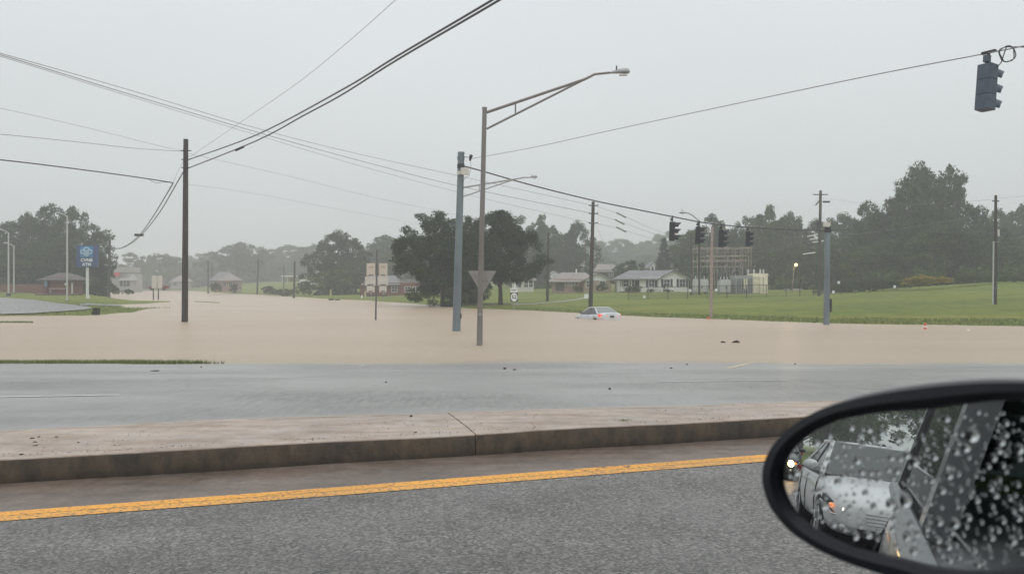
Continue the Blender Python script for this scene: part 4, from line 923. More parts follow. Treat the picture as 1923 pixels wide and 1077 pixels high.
# bank sign
Yb = 135; b0 = P(163.5, 561, Yb); k = Yb/F; t_ = thing('bank_sign', 'tall blue bank sign reading CVNB ATM on a white pole', 'sign', b0)
MB().tube([(0, .1, -.4), (0, .1, 60*k)], 2.6*k, 12).build('sign_post', MAT['white_paint_metal'], t_, smooth=True)
MB().tube([(.8*k, .1, 10*k), (4.5*k, .1, 1.5*k)], .09, 8).build('cable_brace', MAT['white_paint_metal'], t_)
MB().box((.7*k, 0, 80.0*k), (39.0*k, .5, 41*k)).build('sign_cabinet', MAT['sign_blue'], t_)
MB().box((.4*k, -.27, 88.4*k), (24.5*k, .04, 20.5*k)).build('logo_panel', MAT['sign_light_blue'], t_)
lg = MB(); cx_, cz = .7*k, 88.6*k
def arc(cx, cz, r, a0, a1, th=.11):
    pts = [(cx+r*math.cos(R(a0+(a1-a0)*i/14)), -.32, cz+r*math.sin(R(a0+(a1-a0)*i/14))) for i in range(15)]; return pts
lg.tube(arc(cx_, cz+3*k, 4.6*k, -35, 215), .13, 6); lg.tube(arc(cx_-6.2*k, cz-.5*k, 3.8*k, 40, 300), .13, 6); lg.tube(arc(cx_+6.2*k, cz-.5*k, 3.8*k, 140, -120), .13, 6)
for s in (-1, 1): lg.tube([(cx_+s*4.6*k, -.32, cz+2*k), (cx_+s*3.4*k, -.32, cz-2*k), (cx_+s*3.2*k, -.32, cz-8.5*k)], .13, 6)
lg.tube([(cx_, -.32, cz+1*k), (cx_, -.32, cz-8.5*k)], .13, 6)
for s in (-1, 1): lg.tube([(cx_+s*1.8*k, -.32, cz+3*k), (cx_, -.32, cz-1*k)], .11, 6)
lg.build('logo', MAT['logo_pale'], t_)
text('CVNB', 8.6*k, (.7*k, -.27, 72.6*k), 'sign_white', t_, bold=.018)
text('ATM', 8.0*k, (.7*k, -.27, 64.5*k), 'sign_white', t_, bold=.018)
# cream stacked sign board
Yc = 131; b0 = P(708, 556, Yc); k = Yc/F; t_ = thing('sign_board', 'large cream stacked sign board on posts in front of the brick house', 'sign', b0)
pan = [(688.5, 704.5, 494, 518), (712, 727.5, 494, 518), (685.5, 705.5, 519, 536), (710, 729, 519, 536), (688.5, 703.5, 537, 548.5), (712, 726, 537, 548.5)]
for i, (x0, x1, y0, y1) in enumerate(pan):
    pl = MB().box((((x0+x1)/2-708)*k, 0, (556-(y0+y1)/2)*k), ((x1-x0)*k, .08, (y1-y0)*k)).build('sign_panel', MAT['cream_board'] if i < 2 else MAT['cream_board_pale'], t_)
    MB().box((((x0+x1)/2-708)*k, -.05, (556-(y1-1.8))*k), ((x1-x0)*k*.55, .02, 2.0*k)).build('dark_lettering_band', MAT['dark_lettering'], pl)
    if i < 2: MB().box((((x0+x1)/2-708)*k, -.05, (556-(y0+7.5))*k), ((x1-x0)*k*.55, .02, 1.0*k)).build('dark_lettering_band', MAT['dark_lettering'], pl)
for x in (-12, 12): MB().box((x*k, .15, 24*k), (.18, .14, 60*k)).build('sign_post', MAT['galv'], t_)
for x in (-2.0, 2.4): MB().box((x*k, -.06, 9.5*k), (1.8*k, .05, 4*k)).build('small_plate', MAT['black_plate'], t_)
MB().box((0, .3, 1.5*k), (38*k, .5, 3*k)).build('planter', MAT['roof_dark'], t_)
st, sdd = steel_pole(708, 705.5, 471, 601, 63.5, 2.4, 3.6, 'thin grey steel post standing in the flood in front of the cream sign board', 'post_grey', 'sign_post', 8)
MB().box((.08, .05, 100/F*63.5), (.10, .05, 1.2)).build('sign_edge', MAT['dark_metal'], st)
# two white sign panels far left
Yw = 150
for (x0, x1, y0, y1, pb, lab) in ((285, 294.5, 517, 541, 560, 'left white panel of the twin sign boards far beyond the flood'), (296, 304.5, 517.5, 541, 560, 'right white panel of the twin sign boards far beyond the flood')):
    b0 = P((x0+x1)/2, pb, Yw); k = Yw/F; t_ = thing('sign_board', lab, 'sign', b0)
    MB().box((0, 0, (pb-(y0+y1)/2)*k), ((x1-x0)*k, .08, (y1-y0)*k)).build('sign_panel', MAT['cream_board_pale'], t_)
    MB().tube([(-.2 if x0 < 290 else -.3, .1, -.3), (-.2 if x0 < 290 else -.3, .1, 22*k)], .09, 6).build('sign_post', MAT['dark_metal'], t_)
# ------------------------------------------------------------------ houses
def gable_roof(x0, x1, y0, y1, ze, zr, ov, axis='x', hip=0.0, th=.16):
    """two slopes (ridge along axis) as thick slabs, hip = how far the ridge ends sit inside"""
    mb = MB(); X0, X1, Y0, Y1 = x0-ov, x1+ov, y0-ov, y1+ov
    drop = (zr-ze)*ov/((y1-y0)/2 if axis == 'x' else (x1-x0)/2)
    z = ze-drop
    if axis == 'x':
        ym = (Y0+Y1)/2; a, b = (X0+hip, ym, zr), (X1-hip, ym, zr)
        mb.slab([(X0, Y0, z), (X1, Y0, z), b, a], th); mb.slab([(X1, Y1, z), (X0, Y1, z), a, b], th)
        if hip > .05: mb.slab([(X0, Y1, z), (X0, Y0, z), a], th); mb.slab([(X1, Y0, z), (X1, Y1, z), b], th)
    else:
        xm = (X0+X1)/2; a, b = (xm, Y0+hip, zr), (xm, Y1-hip, zr)
        mb.slab([(X0, Y1, z), (X0, Y0, z), a, b], th); mb.slab([(X1, Y0, z), (X1, Y1, z), b, a], th)
    return mb
def window(t_, x, z, wd, ht, y, shut=True, bars=True):
    f = MB(); e_ = .07
    for (cx, cz, dx, dz) in ((x, z+ht/2, wd+2*e_, e_), (x, z-ht/2, wd+2*e_, e_), (x-wd/2, z, e_, ht), (x+wd/2, z, e_, ht)): f.box((cx, y-.03, cz), (dx, .08, dz))
    if bars: f.box((x, y-.025, z), (.05, .05, ht)); f.box((x, y-.022, z), (wd, .05, .05))
    fr = f.build('window', MAT['trim_white'], t_)
    MB().box((x, y-.005, z), (wd, .03, ht)).build('pane', MAT['window_glass'], fr)
    if shut:
        for s in (-1, 1): MB().box((x+s*(wd/2+.28), y-.03, z), (.36, .05, ht+.1)).build('shutter', MAT['shutter'], t_)
def house_origin(px, py, Y, label, name='house', cat='house'):
    b0 = P(px, py, Y); t_ = thing(name, label, cat, b0); k = Y/F
    return t_, k, (lambda x: (x-px)*k), (lambda y: (py-y)*k)
# white ranch house
t_, k, X, Z = house_origin(1230, 549, 150, 'white ranch house with grey roof and dark shutters beside the substation')
x0, x1, xw = X(1165.5), X(1292), X(1236)
MB().box(((X(1203)+xw)/2, 4.2, Z(535.5)), (xw-X(1203), 7.9, Z(522)+.3)).build('wall', MAT['white_siding'], t_)
MB().box(((x0+X(1203))/2, 4.9, Z(535.5)), (X(1203)-x0, 6.5, Z(522)+.3)).build('wall', MAT['white_siding'], t_)
MB().prism([(xw, -.3), (x1, -.3), (x1, Z(521)), (X(1264), Z(509)), (xw, Z(521))], -.4, 7.8).build('wall', MAT['white_siding'], t_)
gable_roof(x0, X(1288), .2, 8.2, Z(521.5), Z(506.5), .55, 'x', 2.6).build('roof', MAT['roof_shingle'], t_)
gable_roof(xw, x1, -.4, 8.2, Z(521.5), Z(506), .5, 'y', 0).build('roof', MAT['roof_shingle'], t_)
for (px, wd, yy) in ((1178, .95, 1.62), (1224, .95, .22), (1251.5, 1.0, -.42), (1280.5, 1.0, -.42)): window(t_, X(px), Z(531), wd, 1.25, yy)
window(t_, X(1189), Z(531), .8, 1.25, 1.62, False)
d_ = MB().box((X(1198), 1.6, Z(537)), (.95, .08, 2.05)).build('door', MAT['door_paint'], t_); MB().ball((X(1198)+.35, 1.53, Z(538)), .05).build('handle', MAT['galv'], d_)
for px in (1168, 1186, 1202): MB().box((X(px), .35, Z(535.5)), (.13, .13, Z(522))).build('porch_post', MAT['trim_white'], t_)
MB().box(((x0+X(1203))/2, .9, .05), (X(1203)-x0, 1.6, .3)).build('porch_floor', MAT['gutter_concrete'], t_)
MB().box((X(1246.5), -.55, Z(538)), (.25, .2, .7)).build('meter_box', MAT['shutter'], t_)
MB().box((X(1264), -.45, Z(516)), (.5, .06, .35)).build('gable_vent', MAT['trim_white'], t_)
# white corner building right of it (small)
# tan house
t_, k, X, Z = house_origin(1095, 549, 156, 'tan and pink brick ranch house with pale roof and white gable')
x0, x1, xw = X(1040), X(1147), X(1097)
MB().box(((x0+xw)/2, 4.6, Z(537)), (xw-x0, 7, Z(525)+.3)).build('wall', MAT['brick_pink'], t_)
MB().box(((xw+x1)/2, 3.9, Z(537.5)), (x1-xw, 8.2, Z(527)+.3)).build('wall', MAT['tan_brick'], t_)
MB().prism([(xw-.2, Z(526.6)), (x1+.2, Z(526.6)), (X(1122), Z(513.5))], -.25, 7.9).build('gable', MAT['trim_white'], t_)
gable_roof(x0-.3, X(1122), .9, 8.2, Z(526), Z(510.5), .6, 'x', 2.4).build('roof', MAT['roof_tan'], t_)
gable_roof(xw-.6, x1+.6, -.3, 8.2, Z(527), Z(512), .4, 'y', 0).build('roof', MAT['roof_tan'], t_)
for px in (1065, 1071.5, 1077, 1083): window(t_, X(px), Z(531), .34, .9, 1.1, False, False)
for px in (1106, 1131): window(t_, X(px), Z(533), .9, 1.1, -.2, False)
MB().box((X(1052), 1.2, Z(536)), (1.5, .25, 1.9)).build('garage_door', MAT['door_paint'], t_)
MB().box((X(1084.5), 3, Z(508.5)), (.22, .22, .8)).build('vent_pipe', MAT['trim_white'], t_)
# house behind, brown with pale roof
t_, k, X, Z = house_origin(1140, 535, 200, 'brown house with a pale roof behind the tan house')
MB().box((0, 4, Z(520)), (X(1160)-X(1123), 7, Z(508))).build('wall', MAT['roof_dark'], t_)
gable_roof(X(1121), X(1160), .5, 7.5, Z(508), Z(495), .5, 'x', 1.0).build('roof', MAT['roof_tan'], t_)
window(t_, X(1148), Z(515), .9, 1, .45, False)
t_, k, X, Z = house_origin(1226, 522, 215, 'small white gable end of a house behind the white ranch house')
MB().prism([(X(1218), -2), (X(1233), -2), (X(1233), Z(500)), (X(1230), Z(489)), (X(1218), Z(502))], 0, 7).build('wall', MAT['white_siding'], t_)
MB().slab([(X(1216), -.3, Z(503)), (X(1230), -.3, Z(488.5)), (X(1230), 7.2, Z(488.5)), (X(1216), 7.2, Z(503))], .15).build('roof', MAT['roof_shingle'], t_)
MB().slab([(X(1230), -.3, Z(488.5)), (X(1234), -.3, Z(501)), (X(1234), 7.2, Z(501)), (X(1230), 7.2, Z(488.5))], .15).build('roof', MAT['roof_shingle'], t_)
window(t_, X(1225.5), Z(504), .5, .9, 0, False, False)
# small far white gable at 1042
t_, k, X, Z = house_origin(1042, 520, 210, 'tiny white gable peeking above the tan house at its left')
MB().prism([(X(1035), -1), (X(1049), -1), (X(1049), Z(513)), (X(1040), Z(508)), (X(1035), Z(512))], 0, 6).build('wall', MAT['white_siding'], t_)
gable_roof(X(1035), X(1049), 0, 6, Z(513), Z(507.5), .3, 'y').build('roof', MAT['roof_tan'], t_)
# pale house glimpsed behind the lamp-post tree
t_, k, X, Z = house_origin(982, 549, 175, 'pale house half hidden behind the tree with the bare trunk')
MB().box((0, 4, Z(536)), (X(1003)-X(962), 7, Z(524)+.2)).build('wall', MAT['cream_siding'], t_)
gable_roof(X(962), X(1003), .5, 7.5, Z(524), Z(512), .5, 'x', 1).build('roof', MAT['roof_tan'], t_)
for px in (975, 988, 997): window(t_, X(px), Z(533), .8, 1.3, .45, False)
# brick house behind cream board
t_, k, X, Z = house_origin(725, 556, 175, 'low red brick house with a grey roof behind the cream sign board')
MB().box((X(730), 4.5, Z(544)), (X(790)-X(680), 8, Z(532)+.3)).build('wall', MAT['brick_red'], t_)
gable_roof(X(683), X(745), .5, 8.5, Z(532), Z(517), .6, 'x', 1.5).build('roof', MAT['roof_shingle'], t_)
gable_roof(X(744), X(789), 1.5, 8.0, Z(533), Z(524), .5, 'x', 1.5).build('roof', MAT['roof_dark'], t_)
for px in (740, 765, 780): window(t_, X(px), Z(543), 1.1, 1.1, .48, False)
# far white house and shed on the hill
t_, k, X, Z = house_origin(585, 531, 290, 'white house with grey roof on the hill left of the dark tree clump')
MB().prism([(X(563), -.5), (X(606), -.5), (X(606), Z(517)), (X(598), Z(508)), (X(563), Z(518))], 0, 8).build('wall', MAT['white_siding'], t_)
MB().slab([(X(560), -.5, Z(519)), (X(598), -.5, Z(506.5)), (X(598), 8.5, Z(506.5)), (X(560), 8.5, Z(519))], .2).build('roof', MAT['roof_shingle'], t_)
MB().slab([(X(598), -.5, Z(506.5)), (X(609), -.5, Z(518)), (X(609), 8.5, Z(518)), (X(598), 8.5, Z(506.5))], .2).build('roof', MAT['roof_shingle'], t_)
window(t_, X(580), Z(524), 1.2, .9, 0, False); window(t_, X(595), Z(524), 1.2, .9, 0, False)
t_, k, X, Z = house_origin(541, 529, 300, 'low open white shed on the hill left of the white house', 'shed', 'shed')
MB().box((0, 2, Z(518)), (X(553)-X(529), 5, .45)).build('roof', MAT['trim_white'], t_)
for px in (530, 540, 552): MB().box((X(px), 0, Z(524)), (.15, .15, Z(518))).build('post', MAT['trim_white'], t_)
MB().box((0, 4.3, Z(524)), (X(552)-X(530), .1, Z(519))).build('back_wall', MAT['tan_brick'], t_)
# pink brick house far left centre
t_, k, X, Z = house_origin(420, 545, 262, 'low pinkish brick house with a slate roof behind the round shrubs')
MB().box((0, 4, Z(536)), (X(438)-X(398), 7, Z(524)+.3)).build('wall', MAT['brick_pink'], t_)
gable_roof(X(396), X(430), .5, 7.5, Z(524), Z(510), .6, 'x', 1.5).build('roof', MAT['roof_shingle'], t_)
gable_roof(X(412), X(440), -.5, 7.5, Z(525), Z(513), .5, 'x', 2.5).build('roof', MAT['roof_tan'], t_)
for px in (404, 421, 432): window(t_, X(px), Z(534), 1.0, 1.2, .48, False)
t_, k, X, Z = house_origin(330, 540, 330, 'pale house at the far shore just left of the big wooden pole')
MB().box((X(333), 4, Z(534)), (X(347)-X(322), 7, Z(527)+.3)).build('wall', MAT['far_cream'], t_)
gable_roof(X(322), X(347), .5, 7.5, Z(527), Z(517), .6, 'x', 2).build('roof', MAT['roof_tan'], t_)
window(t_, X(328), Z(533), 1.4, 1.2, .48, False)
# hazy commercial building far left with red sign
t_, k, X, Z = house_origin(225, 545, 300, 'hazy pale shop building with a pink red sign far beyond the left shore', 'shop_building', 'building')
MB().box((X(222), 6, Z(531)), (X(243)-X(203), 10, Z(512)+.4)).build('wall', MAT['far_cream'], t_)
MB().box((X(222), 5.5, Z(506)), (X(238)-X(206), 11, 1.8)).build('roof', MAT['far_cream'], t_)
MB().box((X(217), .4, Z(514)), (X(225)-X(210), .4, Z(510)-Z(518))).build('shop_sign', pm('sign_red', (.62, .06, .07), .5), t_)
for px in (228, 236): window(t_, X(px), Z(532), 2.2, 2.0, .95, False)
gable_roof(X(224), X(244), .2, 6, Z(524), Z(514), .6, 'x', 1).build('porch_roof', MAT['far_cream'], t_)
# brick ATM kiosk
t_, k, X, Z = house_origin(105, 553, 150, 'small red brick drive-up kiosk with a hipped brown roof', 'bank_kiosk', 'kiosk')
MB().box((X(109), 2.5, Z(537.5)), (X(134.5)-X(88), 4, Z(522)+.2)).build('wall', MAT['brick_red'], t_)
MB().box((X(84), 1.6, Z(537.5)), (X(92)-X(78.5), 2.2, Z(522)+.2)).build('wall', MAT['brick_red'], t_)
MB().box((X(83.5), .44, Z(530.5)), (.5, .1, 1.15)).build('bank_machine', pm('screen_blue', (.22, .36, .55), .3), t_)
MB().box((X(106), .28, Z(541.8)), (X(122)-X(92), .5, .22)).build('counter_slab', MAT['brick_pink'], t_)
MB().box((X(93), .35, Z(546)), (.3, .3, .7)).build('pier', MAT['brick_pink'], t_)
gable_roof(X(78), X(135), .6, 4.6, Z(521), Z(511.5), .9, 'x', 2.6).build('roof', MAT['roof_dark'], t_)
MB().box((X(134.3), .2, Z(542)), (.22, .2, 2.0)).build('post', MAT['light_pole'], t_)
MB().box((X(121.5), .35, Z(533)), (.3, .15, .4)).build('wall_lamp', MAT['trim_white'], t_)
MB().box((0, .3, .02), (X(140)-X(76), 3, .25)).build('base_slab', MAT['gutter_concrete'], t_)
w0, w1 = P(-40, 552, 168), P(78, 552, 165)
o = MB().box(((w0.x+w1.x)/2, 166, w0.z+.8), (w1.x-w0.x, .4, 2.2)).build('retaining_wall', MAT['brick_red']); tag(o, 'long low dark brick wall left of the brick kiosk', 'wall')
# ------------------------------------------------------------------ substation
Ysb = 138; k = Ysb/F
def sb(px, py): return (px-1360)*k, (562-py)*k
b0 = P(1360, 562, Ysb); t_ = thing('substation_rack', 'rusty steel substation rack with rows of beams and insulators above the white cabinets', 'substation', b0)
for px in (1312, 1344, 1378, 1408):
    for yy in (0, 5):
        x, z = sb(px, 464); mb = MB()
        for dx in (-.22, .22): mb.box((x+dx, yy, z/2), (.08, .08, z))
        for j in range(int(z/.8)): mb.tube([(x-.22, yy, j*.8), (x+.22, yy, j*.8+.8)], .025, 4)
        mb.build('lattice_column', MAT['steel_rack'], t_)
for (py, xa, xb, th) in ((465, 1306, 1412, .16), (480, 1325, 1402, .14), (489, 1310, 1402, .22), (500, 1305, 1400, .10), (472, 1306, 1408, .07)):
    for yy in (0, 5):
        (xa_, z), (xb_, _) = sb(xa, py), sb(xb, py); mb = MB()
        mb.box(((xa_+xb_)/2, yy-.26, z), (xb_-xa_, .10, th))
        mb.build('beam', MAT['steel_rack'], t_)
for i, px in enumerate(np.linspace(1310, 1400, 16)):
    for (py, h_) in ((471, 7), (494, 6)):
        x, z = sb(px+(i % 3)-1, py); mb = MB()
        for j in range(5): mb.tube([(x, -.3, z+.45-j*.17), (x, -.3, z+.40-j*.17)], .11, 8)
        mb.tube([(x, -.3, z+.55), (x, -.3, z-.5)], .03, 6); mb.build('insulator', MAT['insulator'] if i % 3 else MAT['steel_rack'], t_)
for px in np.linspace(1345, 1400, 8):
    x, z = sb(px, 501); x2, z2 = sb(px+4+3*math.sin(px), 519); MB().tube([(x, -.3, z), ((x+x2)/2, -.5, (z+z2)/2-.15), (x2, -.2, z2)], .035, 5).build('jumper', MAT['galv'], t_)
for px in np.linspace(1312, 1405, 9):
    x, z = sb(px, 465); x2, z2 = sb(px+2, 489); MB().tube([(x, .0, z), (x2, 2.5, z2)], .04, 5).build('bus_bar', MAT['steel_rack'], t_)
rj = random.Random(4)
for i in range(46):
    px = rj.uniform(1306, 1440); py = rj.uniform(466, 505) if px < 1404 else rj.uniform(492, 512); x, z = sb(px, py); x2, z2 = sb(px+rj.uniform(-9, 9), py+rj.uniform(8, 26)); yy = rj.uniform(-.2, 5)
    MB().tube([(x, yy, z), ((x+x2)/2+rj.uniform(-.2, .2), yy+.3, (z+z2)/2-rj.uniform(0, .4)), (x2, yy+.5, z2)], rj.choice([.03, .04, .05]), 5).build('jumper', MAT[rj.choice(['galv', 'steel_rack', 'dark_metal', 'dark_metal'])], t_)
for px in (1318, 1332, 1352, 1366, 1390):
    x, z = sb(px, 500); mb = MB(); mb.box((x, 2.5, z/2+1.2), (.5, .5, .9)); mb.tube([(x, 2.5, z/2+1.6), (x, 2.5, z-.2)], .07, 6); mb.build('breaker', MAT['dark_metal'], t_)
def cabinet(px0, px1, py0, py1, Y, label, legs=True):
    b0 = P((px0+px1)/2, py1+8, Y); k = Y/F; t_ = thing('switchgear_cabinet', label, 'cabinet', b0); wd = (px1-px0)*k; h = (py1-py0)*k; zc = 8*k+h/2
    MB().box((0, 1, zc), (wd, 2, h)).build('body', MAT['transformer_grey'], t_)
    MB().box((wd*.03, 1, zc+h/2+.14), (wd*.86, 1.8, .28)).build('top_hood', MAT['transformer_grey'], t_)
    for s in (-1, 0, 1): MB().box((s*wd*.32, -.02, zc), (wd*.30, .05, h*.9)).build('door', MAT['transformer_grey'], t_)
    for s in (-.4, .4):
        MB().box((s*wd, 1, 4*k), (.14, 1.6, 8*k)).build('leg', MAT['galv'], t_)
    MB().box((.1, -.06, zc-.1), (.18, .05, .3)).build('latch_plate', MAT['dark_metal'], t_)
    for s in (-.3, 0, .3): MB().tube([(s*wd, 1, zc+h/2+.28), (s*wd, 1, zc+h/2+.75)], .06, 8).build('bushing', MAT['white_insulator'], t_)
cabinet(1303.5, 1330.5, 527, 548, 134, 'left grey white switchgear cabinet at the end of the white house')
cabinet(1352.5, 1372.5, 528, 549, 134, 'right narrower switchgear cabinet behind the thin tan pole')
b0 = P(1412, 563, 133); k = 133/F; t_ = thing('power_transformer', 'big grey ribbed power transformer, its right end coloured as lit by the lamp', 'transformer', b0)
X = lambda x: (x-1412)*k; Z = lambda y: (563-y)*k
MB().box((X(1398), 2, Z(538)), (X(1414)-X(1382), 3.2, Z(517)-Z(559))).build('tank', MAT['transformer_dull'], t_)
MB().box((X(1429), 2, Z(537)), (X(1443)-X(1415), 3.4, Z(513)-Z(561))).build('tank', MAT['transformer_cream'], t_)  # cream stands for the yard lamp's warm light, painted into the colour
for px in np.arange(1383, 1413, 4.2): MB().box((X(px), .15, Z(538)), (.10, .5, Z(522)-Z(554))).build('radiator_fin', MAT['transformer_dull'], t_)
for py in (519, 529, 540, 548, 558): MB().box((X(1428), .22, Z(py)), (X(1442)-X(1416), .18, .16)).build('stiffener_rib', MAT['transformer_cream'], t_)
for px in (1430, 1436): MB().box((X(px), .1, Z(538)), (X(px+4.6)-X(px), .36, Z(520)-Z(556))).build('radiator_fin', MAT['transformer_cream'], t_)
MB().box((X(1399), .05, Z(533)), (X(1403)-X(1395), .3, 1.5)).build('control_box', MAT['transformer_cream'], t_)
for px in (1410, 1421, 1433, 1439): 
    mb = MB(); mb.tube([(X(px), 1.5, Z(516)), (X(px), 1.5, Z(505))], .08, 8)
    for j in range(5): mb.tube([(X(px), 1.5, Z(514)+j*.14), (X(px), 1.5, Z(514)+j*.14+.05)], .16, 8)
    mb.build('bushing', MAT['white_insulator'], t_, smooth=True)
MB().box((X(1412), 2, .1), (X(1444)-X(1380), 4.5, .5)).build('plinth', MAT['gutter_concrete'], t_)
w0, w1 = P(1366, 566, 128), P(1462, 566, 128)
tag(MB().box(((w0.x+w1.x)/2, 128, w0.z+.15), (w1.x-w0.x, .3, .5)).build('retaining_kerb', MAT['gutter_concrete']), 'low concrete kerb along the front of the substation yard', 'kerb')
for i, (px, wd, lab) in enumerate(((1479, 8, 'small ribbed yard transformer left of the leaning lamp pole foot'), (1499, 15, 'wider grey ribbed yard transformer right of the leaning lamp pole foot'))):
    b0 = P(px, 562, 150); k = 150/F; t_ = thing('yard_transformer', lab, 'transformer', b0)
    MB().box((0, .5, 1.05), (wd*k, 1, 1.5)).build('tank', MAT['transformer_grey'] if i else MAT['galv'], t_)
    for s in np.linspace(-.38, .38, 5): MB().box((s*wd*k, -.1, 1.1), (.10, .25, 1.2)).build('cooling_fin', MAT['galv'], t_)
    MB().box((0, .5, .15), (wd*k*1.1, 1.1, .35)).build('skid', MAT['transformer_cream'], t_)
# yard fence: posts, rails, thin wires
t_ = thing('chain_link_fence', 'dark chain link fence along the grass in front of the houses and substation', 'fence', tuple(G(1165, 112)))
fpts = []
for px in list(range(1180, 1470, 37))+list(range(1476, 1720, 26)):
    Yf = 113 if px < 1440 else 113+(px-1440)*.035; g = G(px, Yf); fpts.append(g)
for g in fpts: q = g-t_.location; MB().tube([(q.x, q.y, -.2+q.z), (q.x, q.y, q.z+1.65)], .045 if True else .03, 6).build('fence_post', MAT['dark_metal'], t_)
for i in range(len(fpts)-1):
    a, b_ = fpts[i]-t_.location, fpts[i+1]-t_.location
    MB().tube([a+Vector((0, 0, 1.62)), b_+Vector((0, 0, 1.62))], .028, 4).build('top_rail', MAT['dark_metal'], t_)
mb = MB()
for i in range(len(fpts)-1):
    a, b_ = fpts[i]-t_.location, fpts[i+1]-t_.location
    for j in range(5):
        z = .2+j*.33; mb.slab([a+Vector((0, 0, z)), b_+Vector((0, 0, z)), b_+Vector((0, 0, z+.012)), a+Vector((0, 0, z+.012))], .012)
    n = 20
    for j in range(n): c = a.lerp(b_, j/n); mb.slab([c+Vector((0, 0, .1)), c+Vector((.012, 0, .1)), c+Vector((.012, 0, 1.6)), c+Vector((0, 0, 1.6))], .012)
mb.build('wire_mesh', MAT['dark_metal'], t_, kind='stuff')
# white tags on the fence
for i, (px, py) in enumerate(((1296, 545), (1345, 544), (1210, 557), (1575, 530), (1565, 548), (1680, 538))):
    tag(MB().box(tuple(P(px, py, 112 if px < 1500 else 110)), (.3, .04, .34)).build('warning_plate', MAT['sign_white']), 'small white plate, %s from the left along the fence line' % ORD[sorted([1296, 1345, 1210, 1575, 1565, 1680]).index(px)], 'plate', 'small white plates along the fence')
# ------------------------------------------------------------------ small things in and by the water
b0 = P(179.5, 590, 74.5); t_ = thing('utility_box', 'black utility box at the water edge on the left bank', 'box', b0)
k = 74.5/F; mb = MB(); mb.prism([(-5.5*k, -.1), (5.8*k, -.1), (5.8*k, 11.5*k), (-3.2*k, 11.5*k), (-3.6*k, 6*k), (-5.5*k, 4.5*k)], -.2, .25); mb.build('box_body', MAT['drum_dark'], t_)
MB().box((1.2*k, 0, 11.9*k), (9.6*k, .5, .05)).build('lid', MAT['drum_dark'], t_)
for (px, py, r_, lab) in ((622, 565, 3.6, 'dark drum at the far shore, left of the pair'), (634, 566, 3.4, 'dark drum at the far shore, right of the pair')):
    b0 = P(px, py+3.5, 146); k = 146/F; t_ = thing('drum', lab, 'drum', b0); MB().tube([(-r_*k*.9, 0, .15), (-r_*k, 0, .45), (r_*k, 0, .45), (r_*k*.9, 0, .15)], [.1, .32, .32, .1], 10).build('body', MAT['drum_dark'], t_, smooth=True); MB().box((0, 0, .3), (.08, .7, .6)).build('strap', MAT['dark_metal'], t_)
for i, (px, py, h, mt) in enumerate(((608, 566, 5, 'white_box'), (621, 554, 11, 'yellow_post'), (686, 556, 10, 'yellow_post'), (679.5, 558, 4, 'sign_white'))):
    tag(MB().tube([P(px, py+1, 150), P(px, py-h, 150)], [.17, .12], 8).build('marker_post', MAT[mt]), 'short %s marker post, %s from the left on the far centre shore' % ('white' if mt != 'yellow_post' else 'yellow', ORD[sorted([608, 621, 679.5, 686]).index(px)]), 'post', 'marker posts on the far centre shore')
for (px, py, Y, s) in ((1209, 558, 112, 0), ):
    pass
t_ = thing('traffic_cone', 'orange red cone tip standing in the flood near the right shore', 'cone', P(1737.5, 617, 50.6))
MB().tube([(0, 0, -.2), (0, 0, .36)], [.13, .03], 10).build('cone_body', MAT['orange_plastic'], t_, smooth=True)
MB().tube([(0, 0, .08), (0, 0, .17)], [.098, .083], 10).build('reflective_band', MAT['sign_white'], t_)
def lump(px, py, Y, sx, sy, sz, mat, name, label, cat, seed, group=None, z=None):
    r = random.Random(seed); mb = MB(); mb.ball((0, 0, 0), 1, 9, 6)
    mb.v = [tuple(c*(1+r.uniform(-.25, .25))*s for c, s in zip(v, (sx, sy, sz))) for v in mb.v]
    o = mb.build(name, MAT[mat], smooth=False); o.location = P(px, py, Y); o.rotation_euler = (0, 0, r.uniform(0, 1))
    if z is not None: o.location.z = z
    return tag(o, label, cat, group)
lump(1358, 643, 38.6, .10, .12, .07, 'brown_debris', 'driftwood', 'small dark floating lump left of the larger one in the flood', 'debris', 1)
lump(1382, 643, 38.6, .20, .15, .09, 'brown_debris', 'driftwood', 'larger dark floating lump in the flood below the thin tan pole', 'debris', 2)
tag(MB().tube([P(1364, 643.5, 38.5), P(1372, 644, 38.5), P(1380, 642, 38.5), P(1385, 638, 38.5)], [.015, .02, .03, .015], 6).build('stick', MAT['brown_debris']), 'thin stick floating between the two dark lumps', 'debris')
lump(1369, 600, 64.5, .16, .1, .05, 'white_debris', 'foam_scrap', 'white scrap floating just right of the thin tan pole', 'debris', 3)
lump(1818, 620, 49, .12, .08, .05, 'white_debris', 'foam_scrap', 'white scrap floating right of the orange cone', 'debris', 4)
